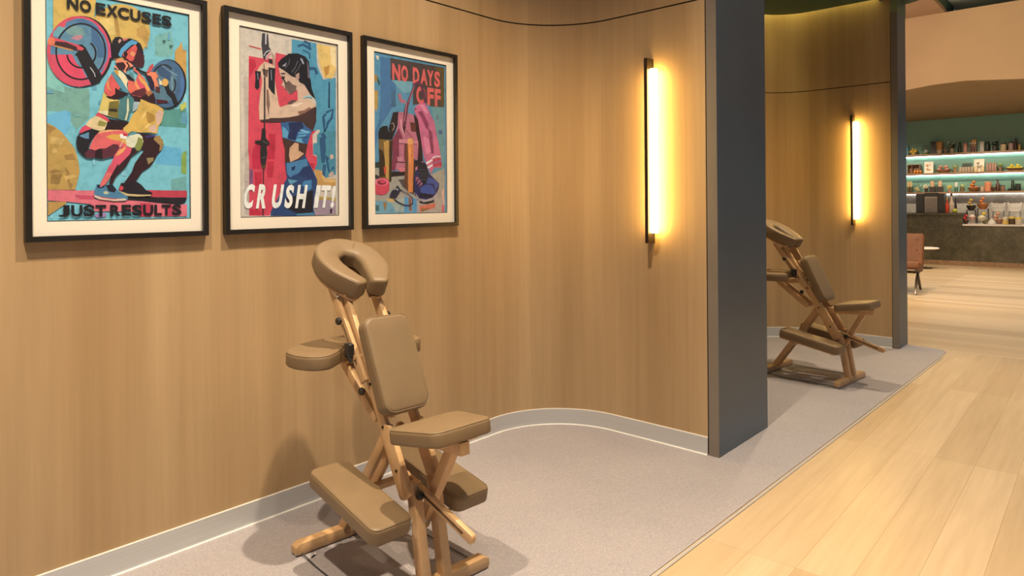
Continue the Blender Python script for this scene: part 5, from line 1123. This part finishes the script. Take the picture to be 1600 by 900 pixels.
('goblet', 'cream_goblet', 'goblet', 'footed glass of pale cream dessert left of the silver cloche', None, 18.14, 2.347, 0.925, 0.169, 0.197, (0.62, 0.58, 0.45), (0.8, 0.72, 0.5)),
('bowlfruit', 'lemon_bowl', 'bowl', 'glass bowl of lemons behind the pale cream dessert', 'bowl lemons', 18.34, 2.33, 0.925, 0.171, 0.228, (0.4, 0.35, 0.2), (0.75, 0.52, 0.03)),
('cloche', 'cloche', 'cloche', 'small silver cloche on the display counter', 18.07, 18.2, 2.167, 0.925, 0.157, 0.141, (0.7, 0.66, 0.6), None),
('bowlfruit', 'pastry_tray', 'tray', 'raised tray of glazed pastries behind the silver cloche', 'pastries', 18.36, 2.076, 0.925, 0.244, 0.228, (0.35, 0.2, 0.14), (0.68, 0.34, 0.2)),
('lidjar', 'honey_jar', 'jar', 'glass jar of yellow curd right of the silver cloche', None, 18.2, 1.925, 0.925, 0.109, 0.155, (0.72, 0.5, 0.12), (0.75, 0.65, 0.45)),
('cake', 'layer_cake', 'cake', 'dark-topped layer cake at the right of the display counter', None, 18.26, 1.816, 0.925, 0.121, 0.17, (0.1, 0.06, 0.03), (0.65, 0.5, 0.15)),
('cake', 'lemon_cake', 'cake', 'pale lemon cake with a yellow top beside the layer cake', None, 18.2, 1.695, 0.925, 0.121, 0.155, (0.7, 0.62, 0.48), (0.75, 0.55, 0.06)),
('standbowl', 'fruit_stand', 'stand', 'tall stand with a black bowl of mixed fruit, leftmost', 'mixed fruit', 18.5, 2.59, 0.925, 0.197, 0.502, (0.03, 0.022, 0.018), (0.55, 0.35, 0.06)),
('standbowl', 'orange_stand', 'stand', 'tall stand with a bowl of heaped oranges', 'stand oranges', 18.58, 2.379, 0.925, 0.235, 0.548, (0.4, 0.15, 0.05), (0.72, 0.22, 0.03)),
('wirestand', 'wire_stand', 'stand', 'left of two empty wire basket stands', 'wire basket stands', 18.6, 2.097, 0.925, 0.235, 0.462, (0.7, 0.68, 0.64), None),
('wirestand', 'wire_stand', 'stand', 'right of two empty wire basket stands', 'wire basket stands', 18.6, 1.8, 0.925, 0.235, 0.462, (0.7, 0.68, 0.64), None),
]
# ------------------------------------------------------------------ bar hall
BX, WX = 18.0, 19.30
struct(MB().box((WX, -2.0, 0), (WX + 0.15, 8.0, 5.2)).build('wall_far', M['teal']))
struct(MB().box((WX - 0.02, -2.0, 0.9), (WX, 8.0, 1.60)).build('trim_7', M['smarble']))
# dropped bulkhead over the bar: curved fascia, soffit, hall ceiling
def bulkhead():
    ys = [8.0 - 0.5 * i for i in range(25)]
    lo = MB(); vs = []; fs = []
    for y in ys:
        q = (y - 2.0); zb = 3.40 + 0.10 * math.exp(-((y - 2.15) / 0.9) ** 2) - 0.012 * abs(y - 2.2)
        xf = 13.9 + 0.010 * q * q
        vs += [(xf, y, 4.72), (xf, y, zb), (WX, y, 3.42)]
    n = len(ys)
    for i in range(n - 1): fs += [(3 * i, 3 * i + 1, 3 * i + 4, 3 * i + 3)]
    lo.add(vs, fs, 0)
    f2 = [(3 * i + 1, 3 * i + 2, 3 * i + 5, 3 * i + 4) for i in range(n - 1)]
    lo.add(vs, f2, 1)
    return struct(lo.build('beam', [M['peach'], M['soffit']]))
bulkhead()
struct(MB().box((7.86, 2.30, 4.72), (14.6, 8.0, 4.80)).build('ceiling.002', M['brown']))
struct(MB().box((7.86, -3.0, 4.95), (17.5, 2.30, 5.03)).build('ceiling.003', M['gteal']))
struct(MB().box((7.86, 2.28, 4.80), (14.6, 2.30, 4.95)).build('trim_8', M['green']))

# counter
t = thing('bar_counter', 'long bar counter clad in dark green marble', 'counter', (BX, 3.0, 0))
mb = MB(); mb.box((0.04, -0.31, 0.0), (0.72, 3.2, 1.12)); mb.box((0.04, -4.2, 0.0), (0.72, -0.31, 0.885)); mb.build('front_panel', M['gmarble'], t)
mb = MB(); mb.box((0.0, -0.315, 1.12), (0.74, 3.2, 1.168), 0, 0.004); mb.build('raised_top', M['gmarble'], t)
mb = MB(); mb.box((0.0, -4.2, 0.885), (0.74, -0.316, 0.922), 0, 0.004); mb.build('display_top', M['white'], t)
mb = MB(); mb.box((0.0, -4.2, 0.0), (0.04, 3.2, 0.10), 0, 0.004); mb.build('plinth', M['shelf'], t)
# shelves with strip lights
for z, lab in ((2.575, 'top walnut bar shelf, above two others'), (2.115, 'middle walnut bar shelf, lit from the shelf above'), (1.655, 'lowest walnut bar shelf, over the grey marble splashback')):
    t = thing('wall_shelf', lab, 'shelf', (WX, 3.0, 0), 0, 'lit walnut shelves behind the bar')
    mb = MB(); mb.box((-0.31, -4.6, z - 0.045), (-0.001, 4.5, z - 0.002), 0, 0.003); mb.build('board', M['shelf'], t)
    mb = MB(); mb.box((-0.055, -4.6, z - 0.060), (-0.025, 4.5, z - 0.046)); mb.build('light_strip', M['led'] if z > 2 else M['led_low'], t)

def ball_cluster(n, w, d, h, r):
    """fruit heaped in layers on an oval base of half-sizes w, d"""
    pts = []; k = 0
    while len(pts) < n and k < 6:
        q = max(0.0, 1 - 0.30 * k); W_, D_ = (w - r) * q, (d - r) * q; z = r + k * 1.72 * r
        if z > max(h, 1.1 * r): break
        rows = max(1, int(2 * D_ / (2.02 * r)) + 1); off = (k % 2) * r * 0.9
        for i in range(rows):
            x = 0.0 if rows == 1 else -D_ + 2 * D_ * i / (rows - 1)
            span = W_ * math.sqrt(max(0.05, 1 - (x / (D_ + r * 0.6)) ** 2)); m_ = max(1, int(2 * span / (2.02 * r)) + 1)
            for j in range(m_):
                y = 0.0 if m_ == 1 else -span + 2 * span * j / (m_ - 1)
                pts.append(Vector((x, y + (off if m_ == 1 else 0), z)))
        k += 1
    return pts[:n + 8]
FRUIT = {}
def fruit_group(key, pts, base, r, col, name, label, group, sz=0.92):
    first = None
    for p in pts:
        if first is None:
            mb = MB(); mb.ball((0, 0, 0), r, 10, 7, 0, sz); o = mb.build(name, colmat('peel_' + name, col, 0.45)); first = o
        else:
            o = first.copy(); COL.objects.link(o)
        o.location = base + p; o.rotation_euler = (0, 0, random.uniform(0, 6)); tag(o, label, 'fruit', group)
FN = {'peaches': ('peach', 'peach heaped in the shallow bowl on the middle shelf'), 'lemons': ('lemon', 'lemon heaped on the long tray at right of middle shelf'),
      'basket oranges': ('orange', 'orange piled in the basket on the lowest shelf'), 'strawberries': ('strawberry', 'strawberry in the dark bowl on the display counter'),
      'bowl lemons': ('lemon', 'lemon in the glass bowl on the display counter'), 'pastries': ('pastry', 'glazed pastry on the raised tray behind the silver cloche'),
      'mixed fruit': ('fruit', 'yellow fruit in the black bowl of the leftmost stand'), 'stand oranges': ('orange', 'orange heaped in the bowl of the tall stand')}
for kind, name, cat, label, group, x, y, z, w, h, c1, c2 in BAR:
    r = w / 2; base = Vector((x, y, z))
    A = colmat('c_%d_%d_%d' % tuple(int(v * 100) for v in c1), c1, 0.4); B = colmat('c_%d_%d_%d' % tuple(int(v * 100) for v in c2), c2, 0.5) if c2 else A
    fruits = kind in ('bowlfruit', 'standbowl')
    if kind == 'fruit':
        mb = MB(); mb.ball((0, 0, h / 2), r, 12, 8, 0, h / w); o = mb.build(name, A); o.location = base; tag(o, label, cat, group); continue
    t = thing(name, label, cat, base, 0, None if fruits else group)
    if kind == 'bottle':
        mb = MB(); mb.lathe([(r * 0.9, 0), (r, 0.01), (r, h * 0.52), (r * 0.45, h * 0.70), (r * 0.38, h * 0.88)], n=14); mb.build('bottle_body', A, t)
        mb = MB(); mb.lathe([(r * 0.46, h * 0.86), (r * 0.46, h), (0.001, h)], n=12); mb.build('cap', B, t)
    elif kind in ('jar', 'glassjar'):
        mb = MB(); mb.lathe([(r * 0.9, 0), (r, 0.008), (r, h * 0.82), (r * 0.86, h * 0.86)], n=16); mb.build('body', A, t)
        mb = MB(); mb.lathe([(r * 0.92, h * 0.85), (r * 0.94, h * 0.98), (r * 0.8, h), (0.001, h)], n=16); mb.build('lid' if kind == 'jar' else 'rim', B, t)
    elif kind == 'lidjar':
        mb = MB(); mb.lathe([(r, 0), (r, h * 0.45), (r * 0.8, h * 0.52)], n=14); mb.build('body', A, t)
        mb = MB(); mb.lathe([(r * 0.8, h * 0.5), (r * 0.9, h * 0.55), (r * 0.9, h * 0.96), (r * 0.6, h), (0.001, h)], n=14); mb.build('cap', B, t)
    elif kind == 'box':
        mb = MB(); mb.box((-r * 0.7, -r, 0), (r * 0.7, r, h * 0.9), 0, 0.004); mb.build('body', A, t)
        mb = MB(); mb.box((-r * 0.72, -r * 1.02, h * 0.9), (r * 0.72, r * 1.02, h), 0, 0.004); mb.build('lid', A, t)
    elif kind == 'vase':
        mb = MB(); mb.lathe([(r * 0.55, 0), (r * 0.62, h * 0.1), (r * 0.9, h * 0.5), (r, h * 0.85), (r * 0.92, h), (r * 0.8, h * 0.98), (r * 0.5, h * 0.3), (0.001, h * 0.28)], n=18); mb.build('vessel', A, t)
        mb = MB(); mb.lathe([(r * 0.58, 0.0), (r * 0.66, 0.0), (r * 0.84, h * 0.30), (r * 0.78, h * 0.30)], n=18); mb.build('sleeve', B, t)
    elif kind in ('flowers', 'plant'):
        ph = h * 0.42
        mb = MB(); mb.lathe([(r * 0.42, 0), (r * 0.55, ph), (r * 0.5, ph), (0.001, ph * 0.85)], n=14); mb.build('pot', B, t)
        mb = MB()
        for i in range(26 if kind == 'plant' else 16):
            a = random.uniform(0, 2 * pi); q = random.uniform(0.15, 1) ** 0.6; zc = ph + (h - ph) * random.uniform(0.05, 0.9) * (1.15 - 0.55 * q)
            c = Vector((cos(a) * q * r * 0.85, sin(a) * q * r * 0.85, zc))
            if kind == 'flowers': mb.ball(c, r * 0.27, 7, 5, 0, 0.9)
            else:
                d = Vector((cos(a), sin(a), random.uniform(0.1, 0.9))).normalized(); s_ = d.cross(Vector((0, 0, 1))).normalized() * r * 0.14; L = r * 0.42; nn = s_.cross(d).normalized() * r * 0.05
                c = Vector((c.x * 0.7, c.y * 0.7, c.z))
                mb.add([c, c + d * L * 0.5 + s_, c + d * L, c + d * L * 0.5 - s_, c + d * L * 0.5 + nn], [(0, 1, 4), (1, 2, 4), (2, 3, 4), (3, 0, 4)])
        if kind == 'plant': mb.ball((0, 0, ph + (h - ph) * 0.35), r * 0.55, 9, 6, 0, 0.8)
        mb.build('blossoms' if kind == 'flowers' else 'foliage', A, t)
        if label.startswith('dark leafy'):
            for yy, zz_ in ((-0.35, 0.9), (0.1, 0.62), (0.35, 0.95), (-0.1, 0.8)):
                mb = MB(); mb.ball((-r * 0.85, yy * r * 1.6, h * zz_), r * 0.17, 8, 5); mb.build('blossom', colmat('white_petal', (0.65, 0.62, 0.5)), t)
    elif kind in ('globe', 'dome'):
        mb = MB(); mb.lathe([(r * 0.7, 0.0), (r, h * 0.3), (r * 0.95, h * 0.6), (r * 0.6, h * 0.9), (0.001, h)], n=18); mb.build('glass_dome', M['glass'], t)
        mb = MB()
        for i in range(9): mb.ball((random.uniform(-.4, .4) * r, random.uniform(-.6, .6) * r, h * 0.14 + random.uniform(0, 0.3) * h), r * 0.22, 7, 5)
        mb.build('contents', A, t)
        if c2: mb = MB(); mb.lathe([(r * 0.72, 0.002), (r * 0.6, h * 0.2), (0.001, h * 0.22)], n=14); mb.build('moss', B, t)
    elif kind == 'candle':
        mb = MB(); mb.lathe([(r, 0), (r, h * 0.85), (r * 0.8, h * 0.88), (0.001, h * 0.86)], n=14); mb.build('wax', A, t)
        mb = MB(); mb.lathe([(r * 0.1, h * 0.85), (r * 0.1, h), (0.001, h)], n=6); mb.build('wick', M['black'], t)
    elif kind == 'candlebox':
        mb = MB(); mb.box((-r, -r * 1.2, 0), (r, r * 1.2, h * 0.48), 0, 0.004); mb.build('holder', A, t)
        mb = MB(); mb.lathe([(r * 0.75, h * 0.48), (r * 0.85, h * 0.6), (r * 0.85, h), (r * 0.7, h), (r * 0.6, h * 0.62), (0.001, h * 0.6)], n=14); mb.build('glass_cup', B, t)
    elif kind == 'openbox':
        mb = MB(); e = 0.014; d = 0.09
        mb.box((-d, -r, 0), (d, r, e)); mb.box((-d, -r, h - e), (d, r, h)); mb.box((-d, -r, e), (d, -r + e, h - e)); mb.box((-d, r - e, e), (d, r, h - e)); mb.box((d - e, -r + e, e), (d, r - e, h - e)); mb.build('crate_frame', A, t)
        mb = MB(); mb.box((-d * 0.6, r * 0.25, e), (d * 0.6, r * 0.35, h - e)); mb.build('divider', A, t)
    elif kind == 'card':
        rot = Matrix.Rotation(R(8), 4, 'Y')
        mb = MB(); mb.box((-0.004, -r, 0), (0.004, r, h), 0, 0.001, rot); mb.build('card_sheet', A, t)
        mb = MB()
        for i in range(7): mb.lathe([(r * random.uniform(0.16, 0.3), 0), (0.001, 0.001)], (0, 0, 0), 9, 0, rot @ Matrix.Translation((-0.005, random.uniform(-0.4, 0.4) * r, h * random.uniform(0.25, 0.72))) @ Matrix.Rotation(R(-90), 4, 'Y'))
        mb.build('drawing', B, t)
    elif kind == 'rack':
        mb = MB(); mb.box((-0.03, -r, 0), (0.03, r, 0.012)); mb.box((-0.03, -r, h - 0.012), (0.03, r, h))
        for i in range(8): yy = -r + 0.006 + (2 * r - 0.012) * i / 7; mb.box((-0.02, yy - 0.005, 0.012), (0.02, yy + 0.005, h - 0.012))
        mb.build('slats', A, t)
    elif kind in ('bowlfruit', 'bowl'):
        bh = h * (0.45 if kind == 'bowlfruit' else 1.0); dd = min(r, 0.125)
        mb = MB(); mb.lathe([(r * 0.5, 0), (r * 0.55, 0.006), (r * 0.9, bh * 0.6), (r, bh), (r * 0.94, bh), (r * 0.84, bh * 0.5), (r * 0.5, bh * 0.16), (0.001, bh * 0.14)], n=20, sx=dd / r); mb.build('bowl', A, t)
        if kind == 'bowlfruit':
            nm, lb = FN[group]; fr = max(0.024, min(0.038, h * 0.23)) * (0.8 if nm == 'strawberry' else 1.0); n_ = 20 if r > 0.14 else 10
            fruit_group(group, ball_cluster(n_, r * 0.78, dd * 0.78, h - bh * 0.40, fr), base + Vector((0, 0, bh * 0.55)), fr, c2, nm, lb, lb.split(' in ')[0].split(' on ')[0] + ' group')
    elif kind == 'goblet':
        mb = MB(); mb.lathe([(r * 0.55, 0), (r * 0.5, 0.008), (r * 0.12, h * 0.12), (r * 0.12, h * 0.3), (r * 0.8, h * 0.5), (r, h * 0.75), (r * 0.94, h * 0.75), (0.001, h * 0.5)], n=18); mb.build('glass_foot', A, t)
        mb = MB(); mb.lathe([(r * 0.9, h * 0.72), (r * 0.7, h * 0.85), (r * 0.25, h * 0.97), (0.001, h)], n=16); mb.build('dessert', B, t)
    elif kind == 'cloche':
        mb = MB(); mb.lathe([(r, 0), (r, 0.006), (r * 0.9, h * 0.3), (r * 0.6, h * 0.62), (r * 0.15, h * 0.74)], n=18); mb.build('cover', A, t)
        mb = MB(); mb.lathe([(r * 0.08, h * 0.72), (r * 0.16, h * 0.85), (r * 0.1, h), (0.001, h)], n=10); mb.build('knob', A, t)
    elif kind == 'cake':
        mb = MB(); mb.lathe([(r * 0.96, 0), (r, 0.01), (r, h * 0.72)], n=20); mb.build('cake_body', A, t)
        mb = MB(); mb.lathe([(r * 1.0, h * 0.70), (r * 0.98, h * 0.9), (r * 0.8, h), (0.001, h)], n=20); mb.build('icing', B, t)
    elif kind in ('standbowl', 'wirestand'):
        sh = h * 0.62
        for sx_, sy_ in ((-1, -1), (1, -1), (1, 1), (-1, 1)):
            mb = MB(); mb.tube([(sx_ * 0.06, sy_ * r * 0.95, 0), (sx_ * 0.05, sy_ * r * 0.8, sh)], 0.006, 6); mb.build('leg', M['steel'] if kind == 'wirestand' else M['bronze'], t)
        if kind == 'wirestand':
            mb = MB()
            for zz_, q in ((sh, 0.8), (sh + 0.10, 0.92), (sh + 0.15, 1.0)):
                mb.tube([(-0.07, -r * q, zz_), (0.07, -r * q, zz_), (0.07, r * q, zz_), (-0.07, r * q, zz_)], 0.006, 6, 0, True)
            for i in range(9):
                yy = -r + 2 * r * i / 8
                for sx_ in (-1, 1): mb.tube([(sx_ * 0.07, yy * 0.8, sh), (sx_ * 0.07, yy, sh + 0.15)], 0.004, 5)
            for sy_ in (-1, 1): mb.ball((0, sy_ * r, sh + 0.17), 0.018, 8, 5)
            mb.build('basket', M['white'], t)
        else:
            mb = MB(); mb.lathe([(r * 0.5, sh - 0.02), (r * 0.9, sh + h * 0.12), (r, sh + h * 0.2), (r * 0.93, sh + h * 0.2), (r * 0.5, sh + 0.02), (0.001, sh + 0.012)], n=20); mb.build('bowl', A, t)
            nm, lb = FN[group]; fr = 0.036
            fruit_group(group, ball_cluster(12, r * 0.72, r * 0.72, h * 0.40, fr), base + Vector((0, 0, sh + h * 0.12)), fr, c2, nm, lb, lb.split(' in ')[0] + ' on stand group')

# appliances on the raised counter
def appliance(name, label, y0, y1, z1, slats, cat):
    t = thing(name, label, cat, (18.30, (y0 + y1) / 2, 1.169)); w = (y0 - y1) / 2
    mb = MB(); mb.box((-0.14, -w, 0), (0.14, w, z1), 0, 0.006); mb.build('housing', M['black'] if not slats else colmat('grey_steel_panel', (0.22, 0.19, 0.165)), t)
    if slats:
        mb = MB()
        for i in range(9): z_ = 0.03 + i * (z1 - 0.12) / 9; mb.box((-0.152, -w * 0.95, z_), (-0.141, w * 0.95, z_ + 0.020), 0, 0.003)
        mb.build('louvres', colmat('grey_steel_panel', (0.22, 0.19, 0.165)), t)
        mb = MB(); mb.box((-0.15, -w, z1 - 0.07), (0.15, w, z1 + 0.012), 0, 0.004); mb.build('top_tray', M['black'], t)
    else:
        mb = MB(); mb.box((-0.150, -w * 0.92, 0.03), (-0.141, w * 0.92, z1 - 0.03), 0, 0.002); mb.build('door', M['black'], t)
    return t
appliance('drinks_cabinet', 'plain black cabinet on the bar, left of the grey louvred machine', 3.62, 3.455, 0.44, False, 'cabinet')
appliance('coffee_machine', 'grey machine with a louvred back between two black cabinets', 3.445, 3.19, 0.45, True, 'coffee machine')
appliance('drinks_cabinet', 'plain black cabinet on the bar, right of the grey louvred machine', 3.18, 3.055, 0.44, False, 'cabinet')

# tan lounge chair with crossed bar legs, facing the corridor
def lounge_chair(loc, rz):
    t = thing('lounge_chair', 'tan leather lounge chair with button-tufted back and crossed metal legs', 'chair', loc, rz)
    hw = 0.38
    def cushion(name, a, b, th, rows):
        A = Vector((a[0], 0, a[1])); B = Vector((b[0], 0, b[1])); U = (B - A).normalized(); V = Vector((0, 1, 0)); Nn = U.cross(V); L = (B - A).length
        if Nn.z < 0: Nn = -Nn
        mb = MB(); mb.prism(rrect(hw, L / 2, 0.04, 5), (A + B) / 2 - Nn * th / 2, V, U, Nn, th, 0.035, 4, 0.012); o = mb.build(name, M['tan'], t, 60)
        for i in range(rows):
            for j in range(4):
                c = A + U * (L * (i + 0.6) / (rows + 0.2)) + V * (-hw + 2 * hw * (j + 0.5) / 4) + Nn * (th / 2 + 0.010)
                k = MB(); k.ball((0, 0, 0), 0.016, 8, 5, 0, 0.5); b_ = k.build('button', colmat('dark_tan', (0.2, 0.07, 0.03)), o); b_.location = c
                b_.rotation_euler = Nn.to_track_quat('Z', 'Y').to_euler()
        return o
    cushion('back_cushion', (0.30, 0.36), (0.58, 0.90), 0.11, 3)
    cushion('seat_cushion', (-0.28, 0.46), (0.30, 0.36), 0.12, 2)
    for s in (-1, 1):
        y = s * (hw - 0.05)
        for nm, P in (('back_leg_bar', [(-0.34, 0.0), (-0.26, 0.10), (-0.10, 0.24), (0.16, 0.31), (0.38, 0.36), (0.50, 0.58), (0.64, 0.90)]), ('seat_leg_bar', [(0.40, 0.0), (0.30, 0.07), (0.12, 0.20), (-0.02, 0.31), (-0.14, 0.37), (-0.33, 0.385)])):
            pts = crom([(a, b) for a, b in P], False, 5); mb = MB(); mb.tube([(p.x, y, p.y + 0.012) for p in pts], 0.020, 8, 0, False, None, 0.55, (0, 1, 0)); mb.build(nm, M['chrome'], t)
    for a, b in ((0.30, 0.29), (-0.26, 0.375)):
        mb = MB(); mb.tube([(a, -hw + 0.05, b), (a, hw - 0.05, b)], 0.014, 8); mb.build('cross_bar', M['chrome'], t)
    return t
lounge_chair((12.25, 2.76, 0.0), R(6))
t = thing('side_table', 'low white round side table beside the bar, behind the lounge chair', 'table', (16.8, 3.24, 0))
mb = MB(); mb.lathe([(0.02, 0.415), (0.30, 0.42), (0.32, 0.435), (0.30, 0.452), (0.001, 0.453)], n=32); mb.build('table_top', M['white'], t)
mb = MB(); mb.lathe([(0.035, 0.03), (0.022, 0.08), (0.022, 0.40), (0.06, 0.416)], n=14); mb.build('stem', M['white'], t)
mb = MB(); mb.lathe([(0.19, 0.0), (0.19, 0.012), (0.05, 0.03), (0.035, 0.035)], n=28); mb.build('base', M['chrome'], t)
